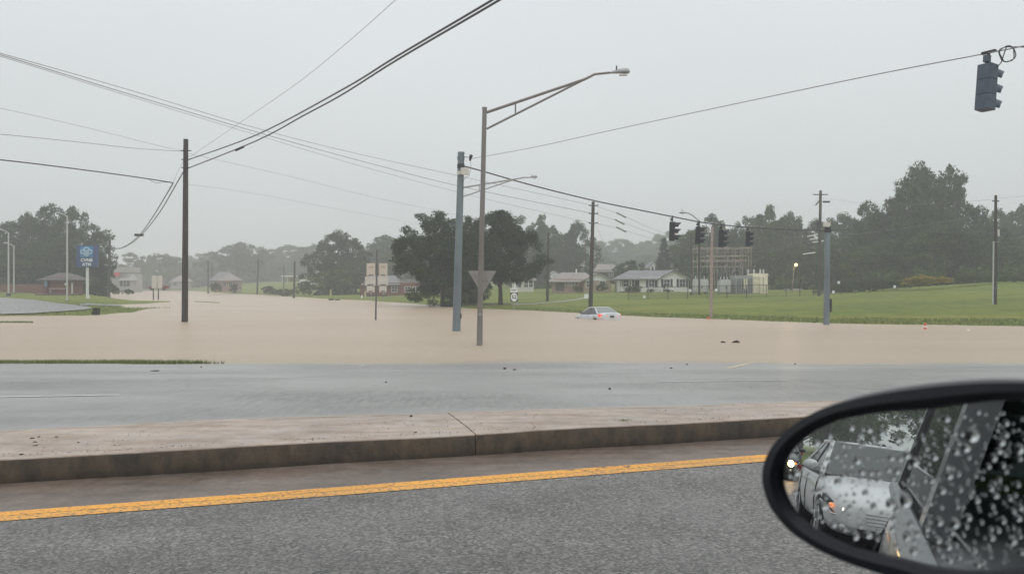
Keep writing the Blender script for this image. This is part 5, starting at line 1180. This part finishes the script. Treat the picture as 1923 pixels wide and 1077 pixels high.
# litter on the wet road and median, each a countable bit
def onroad(px, py): x, y = gpt(px, py); return x, y, road_z(y)
lit = [(292, 696, .17, .05, .02, 'brown_debris', 'flattened dark strip of bark on the wet road at left'), (948, 692, .07, .06, .035, 'brown_debris', 'dark pebble on the wet road below the lamp post'),
       (966, 694, .08, .05, .03, 'rock_grey', 'grey stone beside the dark pebble below the lamp post'), (1260, 692, .06, .05, .045, 'brown_debris', 'dark clod on the wet road right of a smaller one'),
       (1249, 692, .05, .04, .025, 'brown_debris', 'smaller dark clod left of its neighbour on the wet road'), (1290, 684, .05, .04, .03, 'rock_grey', 'small grey stone near the water on the right part of the road'),
       (1145, 730, .03, .03, .025, 'brown_debris', 'lone dark pebble in the middle of the wet road'), (681, 687, .07, .05, .03, 'white_debris', 'small white scrap at the water edge of the road'),
       (1291, 693, .03, .03, .02, 'white_debris', 'tiny white fleck below the grey stone on the road'), (725, 717, .03, .03, .02, 'brown_debris', 'lone dark pebble left of the lamp post on the road'),
       (378, 689, .04, .03, .02, 'brown_debris', 'tiny dark clod at the end of the grass strip'), (1210, 694, .06, .04, .02, 'rock_grey', 'flat grey stone on the wet road left of the clods'), (1493, 683, .06, .04, .02, 'rock_grey', 'flat grey stone on the edge line at right')]
for i, (px, py, a, b_, c_, mt, lab) in enumerate(lit):
    x, y, z = onroad(px, py); o = lump(px, py, y, a*.7, b_*.7, c_*.6, mt, 'pebble' if 'white' not in mt else 'paper_scrap', lab, 'debris', 20+i, z=z+c_*.3)
def onmed(px, py): Y = (CH-.175)*F/(py-HY); return (px-CX)/F*Y, Y, .178
ml = [(60, 823, .03, .012), (73, 820, .014, .01), (66, 830, .024, .012), (66, 837, .026, .012), (106, 820, .018, .01), (147, 831, .014, .012), (40, 853, .025, .012), (215, 836, .01, .008), (385, 837, .012, .008), (455, 833, .02, .01), (772, 781, .022, .02), (780, 812, .022, .01), (925, 803, .015, .01), (1048, 789, .05, .012), (1215, 786, .013, .014), (1250, 771, .012, .012), (1476, 771, .018, .012), (1318, 767, .01, .01)]
for i, (px, py, a, c_) in enumerate(ml):
    x, y, z = onmed(px, py); lump(px, py, y, a*.75, a*.45, c_*.5, 'brown_debris', 'soil_crumb', 'dark crumb of soil, %s from the left on the concrete median' % ORD[i], 'debris', 60+i, 'crumbs of soil on the median', z=z)
x, y, z = onmed(1170, 791); pts = [(x+rs.normal()*.05, y+rs.normal()*.02, z-.01) for i in range(120)]
o = tufts('weed', pts, .035, .004, 'grass_blade', 9); o['kind'] = 'thing'; tag(o, 'small green weed sprig on the concrete median', 'weed')
# far pickup/truck at the left shore and small post things
# ------------------------------------------------------------------ vehicles
def carpaint(name, c, rough=.28, metal=.5):
    m = pm(name, c, rough, metal, var=.03, scale=2, coat=.6); return m
carpaint('paint_silver', (.66, .70, .73), .3, .1); carpaint('paint_white', (.60, .605, .60), .3, 0); carpaint('paint_grey', (.27, .275, .285), .3, .35); carpaint('paint_dark', (.03, .03, .035), .3, .2); carpaint('paint_red', (.25, .03, .03), .3, .2)
pm('car_glass', (.07, .078, .078), .04, var=.1); pm('rear_glass_sheen', (.20, .225, .215), .06, var=.1); pm('rubber', (.018, .018, .018), .8); pm('rim_metal', (.42, .42, .43), .3, .8); pm('black_trim', (.02, .02, .022), .45)  # rear window paler: reflected sky and haze painted into its colour
pm('tail_lens', (.62, .03, .015), .25, emit=((1, .10, .04), .9)); pm('tail_lens_off', (.30, .02, .015), .2); pm('head_lens', (.55, .55, .52), .08, metal=.3); pm('head_lamp_lit', (1, .95, .8), .2, emit=((1, .86, .55), 5)); pm('amber_lamp', (.9, .3, .05), .2, emit=((1, .25, .05), 2.0)); pm('head_lamp_warm', (1, .8, .5), .2, emit=((1, .62, .22), 60))
pm('headlight_dark', (.03, .03, .035), .1); pm('seat_cloth', (.13, .13, .135), .9); pm('chrome', (.6, .6, .6), .12, 1.0)
og = bpy.data.materials.new('own_window_glass'); og.use_nodes = True; ot = og.node_tree; ob_ = ot.nodes['Principled BSDF']; ob_.inputs['Base Color'].default_value = (.01, .012, .012, 1); ob_.inputs['Roughness'].default_value = .02
otr = ot.nodes.new('ShaderNodeBsdfTransparent'); otr.inputs[0].default_value = (.20, .225, .225, 1); omx = ot.nodes.new('ShaderNodeMixShader'); ofr = ot.nodes.new('ShaderNodeFresnel'); ofr.inputs[0].default_value = 1.5
omr = ot.nodes.new('ShaderNodeMapRange'); omr.inputs[3].default_value = .12; ot.links.new(ofr.outputs[0], omr.inputs[0]); ot.links.new(omr.outputs[0], omx.inputs[0]); ot.links.new(otr.outputs[0], omx.inputs[1]); ot.links.new(ob_.outputs[0], omx.inputs[2]); ot.links.new(omx.outputs[0], ot.nodes['Material Output'].inputs[0]); MAT['own_glass'] = og
def car(name, label, cat, loc, rz, paint, W=1.84, Ln=4.7, belt=.98, roof=1.46, suv=False, lights=None, tail=False, own=False, pitch=0, wheels=True):
    t_ = thing(name, label, cat, loc, rz); t_.rotation_euler = (0, pitch, rz); s = Ln/4.7; zb = belt/.98; hw = W/1.84
    if suv: sec = [(2.35, .66, .95), (2.28, .80, 1.0), (2.1, .87, 1.0), (1.75, .91, .98), (1.0, .92, .99), (.8, .92, 1.0), (-1.0, .92, 1.0), (-1.9, .91, 1.0), (-2.2, .87, 1.0), (-2.33, .82, .99), (-2.35, .74, .95)]; sec = [(a, b, c*(.86 if a > 2.2 else .93 if a > 2 else 1)) for a, b, c in sec]
    else: sec = [(2.35, .58, .62), (2.27, .74, .70), (2.05, .84, .80), (1.7, .90, .88), (1.1, .92, .95), (.8, .92, .98), (-.4, .92, .99), (-1.5, .92, 1.03), (-2.05, .88, 1.05), (-2.28, .80, 1.02), (-2.35, .66, .93)]
    mb = MB(); rings = []
    for (x, w_, zt) in sec:
        w_ *= hw; zt *= zb; z0 = .22+(.10 if abs(x) > 2.2 else 0); hgt = zt-z0
        half = [(0, z0), (w_*.72, z0), (w_*.93, z0+.07), (w_*.985, z0+hgt*.30), (w_*1.0, z0+hgt*.52), (w_*.985, z0+hgt*.72), (w_*.965, zt-.085), (w_*.90, zt-.012), (w_*.62, zt+.012), (0, zt+.03)]
        ring = [(x*s, y, z) for y, z in half]+[(x*s, -y, z) for y, z in half[-2:0:-1]]; rings.append(ring)
    n = len(rings[0]); vs = [p for r in rings for p in r]
    fs = [(i*n+j, (i+1)*n+j, (i+1)*n+(j+1) % n, i*n+(j+1) % n) for i in range(len(rings)-1) for j in range(n)]+[tuple(range(n)), tuple((len(rings)-1)*n+j for j in range(n-1, -1, -1))]
    body = mb.add(vs, fs).build('body', MAT[paint], t_, smooth=True)
    md_ = body.modifiers.new('s', 'SUBSURF'); md_.levels = 2; md_.render_levels = 2
    wx = [1.42*s, -1.38*s]; wr = .335 if not suv else .38
    cut = MB()
    for x in wx: cut.tube([(x, -W, wr*.98), (x, W, wr*.98)], wr+.055, 28)
    co = cut.build('cutter', MAT['black_trim']); co.parent = t_; 
    bo = body.modifiers.new('b', 'BOOLEAN'); bo.operation = 'DIFFERENCE'; bo.object = co; bo.solver = 'EXACT'
    bpy.context.view_layer.update()
    dg = bpy.context.evaluated_depsgraph_get(); me = bpy.data.meshes.new_from_object(body.evaluated_get(dg)); body.modifiers.clear(); body.data = me
    me.shade_smooth(); me.set_sharp_from_angle(angle=R(35)); bpy.data.objects.remove(co)
    if len(me.materials) == 0: me.materials.append(MAT[paint])
    for x in wx: MB().tube([(x, -W*.34, wr), (x, W*.34, wr)], wr+.05, 20).build('wheel_well', MAT['rubber'], t_)
    for x in wx:
        for sd in (-1, 1):
            y = sd*(W/2-.13); wh = MB(); wh.tube([(x, y-.11, wr), (x, y-.08, wr), (x, y+.08, wr), (x, y+.11, wr)], [wr*.9, wr, wr, wr*.9], 24); wo = wh.build('wheel', MAT['rubber'], t_, smooth=True)
            rm = MB(); rm.tube([(x, y+sd*.095, wr), (x, y+sd*.118, wr)], [wr*.66, wr*.62], 20); 
            for q in range(5):
                a = q*1.2566; rm.tube([(x, y+sd*.12, wr), (x+wr*.6*math.cos(a), y+sd*.125, wr+wr*.6*math.sin(a))], .03, 6)
            rm.build('rim', MAT['rim_metal'], wo, smooth=True)
    # glasshouse
    if suv: xAb, xAt, xB, xCt, xCb, tt = 1.0, .30, -.32, -1.95, -2.18, .70
    else: xAb, xAt, xB, xCt, xCb, tt = .95, .05, -.34, -.90, -1.88, .60
    xAb, xAt, xB, xCt, xCb = [q*s for q in (xAb, xAt, xB, xCt, xCb)]
    yb, yt = .835*hw, tt*hw; zb_, zt_ = belt+.005, roof-.03
    def sp(x, f, sd, off=0): return Vector((x, sd*(yb+(yt-yb)*f+off), zb_+(zt_-zb_)*f))
    # roof
    rf = MB(); xs = np.linspace(xCt-.06, xAt+.05, 7); 
    vs = []; m_ = 9
    for i, x in enumerate(xs):
        e_ = 1-abs((i-3)/3.0)**3*.55
        for j in range(m_):
            v_ = -1+2*j/(m_-1); vs.append((x, v_*(yt+.015), zt_+.045*e_*(1-v_**4)-.0))
    k_ = len(vs); vs += [(a, b, c-.035) for a, b, c in vs]
    fs = [(i*m_+j, (i+1)*m_+j, (i+1)*m_+j+1, i*m_+j+1) for i in range(6) for j in range(m_-1)]; fs += [tuple(k_+q for q in f[::-1]) for f in fs]
    ed = [i*m_ for i in range(7)]+[6*m_+j for j in range(1, m_)]+[i*m_+m_-1 for i in range(5, -1, -1)]+[j for j in range(m_-2, 0, -1)]
    fs += [(ed[i], ed[(i+1) % len(ed)], k_+ed[(i+1) % len(ed)], k_+ed[i]) for i in range(len(ed))]
    rf.add(vs, fs).build('roof', MAT[paint], t_, smooth=True)
    for sd in (-1, 1):
        P_ = lambda x, f, o=0: sp(x, f, sd, o)
        lab = None
        MB().tube([P_(xAb+.05, -.03), P_(xAt, 1.0)], .038, 8).build('pillar', MAT[paint], t_, smooth=True)
        MB().slab([P_(xB+.05, 0, .012), P_(xB-.05, 0, .012), P_(xB-.05, 1, .012), P_(xB+.03, 1, .012)], .04*sd).build('pillar', MAT['black_trim'] if not own else MAT[paint], t_)
        MB().slab([P_(xCb, -.02, .012), P_(xCb+.30 if not suv else xCb+.12, -.02, .012), P_(xCt+.12, 1, .012), P_(xCt-.06, 1, .012)], -.04*sd).build('pillar', MAT[paint], t_)
        MB().tube([P_(xAt, 1), P_((xAt+xCt)/2, 1.02), P_(xCt, 1)], .035, 8).build('roof_rail', MAT[paint], t_, smooth=True)
        MB().tube([P_(xAb+.05, -.005, .02), P_(xCb+.1, -.005, .02)], .018, 6).build('belt_moulding', MAT['black_trim'] if not own else MAT['galv'], t_)
        for (a, b_, c_, d_) in ((xAb-.02, xB+.05, xAt-.02, xB+.03), (xB-.05, xCb+.30 if not suv else xCb+.12, xB-.05, xCt+.12)):
            if own and sd == 1 and a > 0: continue
            MB().slab([P_(a, 0), P_(b_, 0), P_(d_, 1), P_(c_, 1)], .01).build('side_window', MAT['own_glass' if own else 'car_glass'], t_)
        # panel gaps and handles
        for x in (xAb+.02, xB, xCb+.62 if not suv else xCb+.75):
            sm = MB(); pts = [(x+(0 if f < .6 else 0), sd*hw*.92*(q), .30+(zb_-.34)*f) for f, q in ((0, .972), (.25, .992), (.45, 1.004), (.7, .99), (.88, .972), (.97, .935))]
            sm.tube(pts, .0075, 4).build('door_seam', MAT['rubber'], t_)
        for x in (xB+.18, xB-.85*s): MB().tube([(x-.10, sd*hw*.93, zb_-.16), (x, sd*hw*.955, zb_-.155), (x+.10, sd*hw*.93, zb_-.15)], .014, 6).build('door_handle', MAT['chrome'], t_, smooth=True)
        if not own or sd == -1:
            h_ = MB(); h_.ball((xAb-.22, sd*(.98*hw), zb_+.09), .10, 10, 8, (.55, 1.15, .75)); mo = h_.build('door_mirror', MAT[paint] if paint != 'paint_silver' else MAT['black_trim'], t_, smooth=True)
            MB().box((xAb-.275, sd*.985*hw, zb_+.09), (.01, .17, .10)).build('mirror_glass', MAT['chrome'], mo)
    MB().slab([(xAb+.03, yb-.05, zb_-.01), (xAt+.02, yt-.02, zt_+.02), (xAt+.02, -yt+.02, zt_+.02), (xAb+.03, -yb+.05, zb_-.01)], .012).build('windshield', MAT['own_glass' if own else 'car_glass'], t_)
    MB().slab([(xCb+.02, -yb+.06, zb_+.02), (xCt-.02, -yt+.02, zt_+.02), (xCt-.02, yt-.02, zt_+.02), (xCb+.02, yb-.06, zb_+.02)], .012).build('rear_window', MAT['own_glass' if own else 'rear_glass_sheen'], t_)
    for x in (.05*s, -.95*s):
        for y in (-.36, .36):
            if own and x > 0 and y > 0: continue
            if x < 0 and not own: continue
            st_ = MB(); st_.box((x, y, .62*zb), (.5, .5, .16)); st_.box((x-.28, y, .95*zb), (.14, .48, .6)); st_.box((x-.30, y, 1.28*zb), (.09, .26, .16)); st_.build('seat', MAT['seat_cloth'], t_)
    fx = 2.35*s
    # front face
    nz_ = zb
    MB().box((fx-.05, 0, .50*nz_), (.06, .86*hw, .20*nz_)).build('grille', MAT['black_trim'], t_)
    for i in range(4): MB().box((fx-.015, 0, (.43+.045*i)*nz_), (.02, .82*hw, .012)).build('grille_bar', MAT['chrome'], t_)
    MB().box((fx-.03, 0, .60*nz_), (.05, .14, .09)).build('badge', MAT['chrome'], t_)
    MB().box((fx-.02, 0, .33), (.06, 1.0*hw, .09)).build('lower_intake', MAT['black_trim'], t_)
    zf = {True: .92, False: .66}[suv]*zb
    for sd in (-1, 1):
        hl = MB(); base_ = [(fx-.10, .50, .60), (fx-.20, .76, .64), (fx-.52, .905, .74), (fx-.50, .915, .66), (fx-.18, .80, .52), (fx-.08, .55, .50)]
        zk = nz_*(1.12 if suv else 1); pts = [(x, sd*y*hw*1.005, z*zk) for x, y, z in base_]
        hl.add([*pts, *[(x-.10, y*.90, z) for x, y, z in pts]], [tuple(range(6)), tuple(range(11, 5, -1))]+[(i, (i+1) % 6, 6+(i+1) % 6, 6+i) for i in range(6)])
        ho = hl.build('headlight', MAT['headlight_dark'] if lights else MAT['head_lens'], t_)
        if lights:
            MB().ball((fx-.115, sd*.66*hw, .575*zk), .05 if lights == 'head_lamp_lit' else .12, 10, 6).build('bulb', MAT[lights], ho, smooth=True)
            MB().ball((fx-.235, sd*.825*hw, .605*zk), .032, 8, 6).build('indicator', MAT['amber_lamp'], ho, smooth=True)
        MB().tube([(fx-.06, sd*.50*hw, .485*zk), (fx-.19, sd*.815*hw, .505*zk), (fx-.53, sd*.935*hw, .65*zk)], .012, 6).build('headlight_trim', MAT['chrome'], ho)
        MB().ball((fx-.12, sd*.66*hw, .36), .06, 8, 6).build('fog_lamp', MAT['head_lens'], t_, smooth=True)
    # rear face
    for sd in (-1, 1):
        tl = MB(); pts = [(-fx+.030, sd*.40*hw, .93*zb), (-fx+.09, sd*.79*hw, .97*zb), (-fx+.46, sd*.925*hw, .97*zb), (-fx+.36, sd*.935*hw, .78*zb), (-fx+.05, sd*.82*hw, .72*zb), (-fx-.005, sd*.42*hw, .77*zb)]
        if suv: pts = [(x, y*.90, z) for x, y, z in pts]
        tl.add([*pts, *[(x+.12, y*.90, z) for x, y, z in pts]], [tuple(range(6)), tuple(range(11, 5, -1))]+[(i, (i+1) % 6, 6+(i+1) % 6, 6+i) for i in range(6)])
        tl.build('tail_light', MAT['tail_lens'] if tail else MAT['tail_lens_off'], t_)
    MB().box((-fx-.002, 0, .79*zb), (.03, .34, .17)).build('number_plate', MAT['roof_dark'], t_)
    MB().box((-fx+.02, 0, .40), (.06, 1.3*hw, .10)).build('bumper_trim', MAT['black_trim'], t_)
    MB().tube([(-fx+.03, -.5*hw, .98*zb), (-fx+.03, .5*hw, .98*zb)], .008, 4).build('boot_seam', MAT['rubber'], t_)
    return t_
car('sedan', 'silver sedan stalled in the flood with red tail lights glowing', 'car', (P(1121, 600, 66.0).x, 66.0, WZ-.60), R(113), 'paint_silver', W=1.82, Ln=4.6, belt=.98, roof=1.47, tail=True, pitch=R(1.2))
own_z = 0; hd = math.atan2(.3048, .9524)
def own2w(x, y, z=0):   # the camera sits at (.15, .53) in the silver car's own frame
    dx, dy = x-.15, y-.53; return (.9524*dx-.3048*dy, .3048*dx+.9524*dy, z)
OZ = -.004
car('suv', 'grey car the picture is taken from, its side seen in the door mirror', 'car', own2w(0, 0, OZ), hd, 'paint_grey', W=1.94, Ln=5.2, belt=1.30, roof=1.88, suv=True, own=True)
car('sedan', 'white sedan following close behind, seen in the door mirror', 'car', own2w(-14.4, 1.10, OZ), hd-R(10), 'paint_white', W=1.86, Ln=4.8, belt=1.0, roof=1.50, lights='head_lamp_lit')
car('sedan', 'dark car with bright headlamps behind the white sedan, seen in the door mirror', 'car', own2w(-34.5, 4.7, OZ), hd-R(3), 'paint_dark', W=1.86, Ln=4.7, belt=1.0, roof=1.48, lights='head_lamp_warm')
# far red pickup by the left shore
b0 = P(300, 545, 215); t_ = thing('pickup_truck', 'tiny dark red pickup truck far beyond the twin sign boards', 'truck', b0); k = 215/F
MB().box((.5, 0, .75), (3.0, 1.8, .7)).build('bed', MAT['paint_red'], t_)
mb = MB(); mb.prism([(-2.4, .4), (-2.4, 1.0), (-1.5, 1.1), (-1.2, 1.75), (.1, 1.75), (.2, 1.05), (.2, .4)], -.85, .85); mb.build('cab', MAT['paint_red'], t_)
for x in (-1.6, 1.3): MB().tube([(x, -.95, .38), (x, -.6, .38)], .38, 12).build('wheel', MAT['rubber'], t_)
MB().box((-.5, -.86, 1.4), (.9, .03, .4)).build('side_window', MAT['car_glass'], t_)
# ------------------------------------------------------------------ the door mirror
MC = Vector((.248, .46, CH-.102)); nM = Vector((-.736, -.670, .095)).normalized()
def onplane(px, py, off=0):
    v = Vector(((px-CX)/F, 1, -(py-HY)/F)); o = Vector((0, 0, CH)); c = MC+nM*off
    t = (c-o).dot(nM)/v.dot(nM); return o+v*t
op = [(1434, 898), (1438, 866), (1455, 832), (1490, 797), (1540, 767), (1610, 744), (1690, 728), (1780, 717), (1880, 712), (1990, 716), (2100, 732), (2195, 762), (2262, 806), (2292, 860), (2285, 920), (2240, 975), (2160, 1030), (2060, 1078), (1960, 1108), (1860, 1120), (1760, 1110), (1670, 1083), (1600, 1060), (1540, 1033), (1488, 998), (1455, 960), (1440, 928)]
# resample smoothly
def closed_spline(pts, n):
    out_ = []; m_ = len(pts)
    for i in range(m_):
        p0, p1, p2, p3 = pts[i-1], pts[i], pts[(i+1) % m_], pts[(i+2) % m_]
        for k in range(n):
            t = k/n; out_.append(.5*((2*p1)+(p2-p0)*t+(2*p0-5*p1+4*p2-p3)*t*t+(3*p1-p0-3*p2+p3)*t**3))
    return out_
outer = closed_spline([onplane(*p) for p in op], 4); cen = sum(outer, Vector())/len(outer)
ROOTM = thing('door_mirror', 'black rimmed door mirror covered in raindrops, nearest thing at lower right', 'mirror', tuple(cen))
n_ = len(outer)
def inset(p, d, off):
    r_ = p-cen; l = r_.length; return cen+r_*((l-d)/l)-nM*off-cen
prof_ = [(.0145, .005), (.0125, -.003), (.008, -.006), (.002, -.005), (-.0005, .003), (.0, .018), (.006, .034), (.016, .048), (.034, .064), (.058, .076)]
mb = MB(); vs = []
for (d, off) in prof_:
    for p in outer: vs.append(inset(p, d, off))
kk = len(prof_)
fs = [(i*n_+j, i*n_+(j+1) % n_, (i+1)*n_+(j+1) % n_, (i+1)*n_+j) for i in range(kk-1) for j in range(n_)]+[tuple((kk-1)*n_+j for j in range(n_))]
mb.add(vs, fs).build('housing', pm('mirror_plastic', (.006, .009, .018), .5, var=.1, bump=.05, bscale=300), ROOTM, smooth=True)
gm = bpy.data.materials.new('mirror_glass'); gm.use_nodes = True; gb = gm.node_tree.nodes['Principled BSDF']; gb.inputs['Metallic'].default_value = 1; gb.inputs['Roughness'].default_value = .0; gb.inputs['Base Color'].default_value = (.74, .77, .78, 1)
MB().add([inset(p, .0135, 0.0) for p in outer], [tuple(range(n_))]).build('mirror_glass', gm, ROOTM)
# stalk to the door
pa = Vector(own2w(.62, .90, 1.30))-cen; pb = Vector((.06, -.03, -.05))
MB().tube([pb-nM*.03, pb*.5+pa*.5-nM*.02, pa], [.035, .03, .04], 12).build('stalk', MAT['mirror_plastic'], ROOTM, smooth=True)
# raindrops on the glass: uncountable, one part
dm = bpy.data.materials.new('raindrop'); dm.use_nodes = True; db = dm.node_tree.nodes['Principled BSDF']; db.inputs['Transmission Weight'].default_value = 1; db.inputs['IOR'].default_value = 1.33; db.inputs['Roughness'].default_value = .02; db.inputs['Base Color'].default_value = (1, 1, 1, 1)
e1 = Vector((nM.y, -nM.x, 0)).normalized(); e2 = nM.cross(e1).normalized()
if e2.z < 0: e2 = -e2
rq = random.Random(5); V = []; Fq = []; placed = []
vis = [(1445, 1930), (740, 1085)]
def inside(px, py):
    c = False; q = op
    for i in range(len(q)):
        (x1_, y1_), (x2_, y2_) = q[i-1], q[i]
        if (y1_ > py) != (y2_ > py) and px < (x2_-x1_)*(py-y1_)/(y2_-y1_)+x1_: c = not c
    return c
for i in range(2400):
    px, py = rq.uniform(1450, 2250), rq.uniform(730, 1100)
    p = onplane(px, py, .0002)
    if not inside(px, py) or (p-cen).length > .999*min((q-p).length for q in outer)+9: continue
    if min((q-p).length for q in outer) < .0165: continue
    r0 = rq.choice([.0006, .0007, .0005, .0008, .0008, .0011, .0014, .0018, .0026, .0022, .0013, .0034 if rq.random() < .5 else .0016])*rq.uniform(.8, 1.2)
    if any((p-a).length < (r0+b)*1.05 for a, b in placed): continue
    if r0 > .002 and px < 1650 and rq.random() < .5: continue
    placed.append((p, r0)); o0 = len(V); q = p-cen; sx_ = rq.uniform(.85, 1.1); sy_ = rq.uniform(.95, 1.3); n8 = 10
    for a_, (rr_, hh_) in enumerate(((1, 0), (.88, .30), (.55, .52))):
        for j in range(n8):
            a = 2*math.pi*j/n8; V.append(q+e1*(math.cos(a)*r0*rr_*sx_)+e2*(math.sin(a)*r0*rr_*sy_)+nM*(hh_*r0))
    V.append(q+nM*(.6*r0))
    for a_ in range(2):
        for j in range(n8): Fq.append((o0+a_*n8+j, o0+a_*n8+(j+1) % n8, o0+(a_+1)*n8+(j+1) % n8, o0+(a_+1)*n8+j))
    for j in range(n8): Fq.append((o0+2*n8+j, o0+2*n8+(j+1) % n8, o0+3*n8))
mb = MB(); mb.add(V, Fq).build('raindrops', dm, ROOTM, smooth=False, kind='stuff').data.shade_smooth()
# ------------------------------------------------------------------ rain-laden air
hz = MB(); hz.box((0, 330, 14.4), (3800, 1300, 34.6))
hm = bpy.data.materials.new('haze'); hm.use_nodes = True; ht = hm.node_tree; ht.nodes.remove(ht.nodes['Principled BSDF']); pv = ht.nodes.new('ShaderNodeVolumePrincipled')
pv.inputs['Density'].default_value = .00135; pv.inputs['Color'].default_value = (.97, .985, 1, 1); pv.inputs['Anisotropy'].default_value = .1
ht.links.new(pv.outputs[0], ht.nodes['Material Output'].inputs['Volume'])
ho = hz.build('haze', hm, kind='stuff')
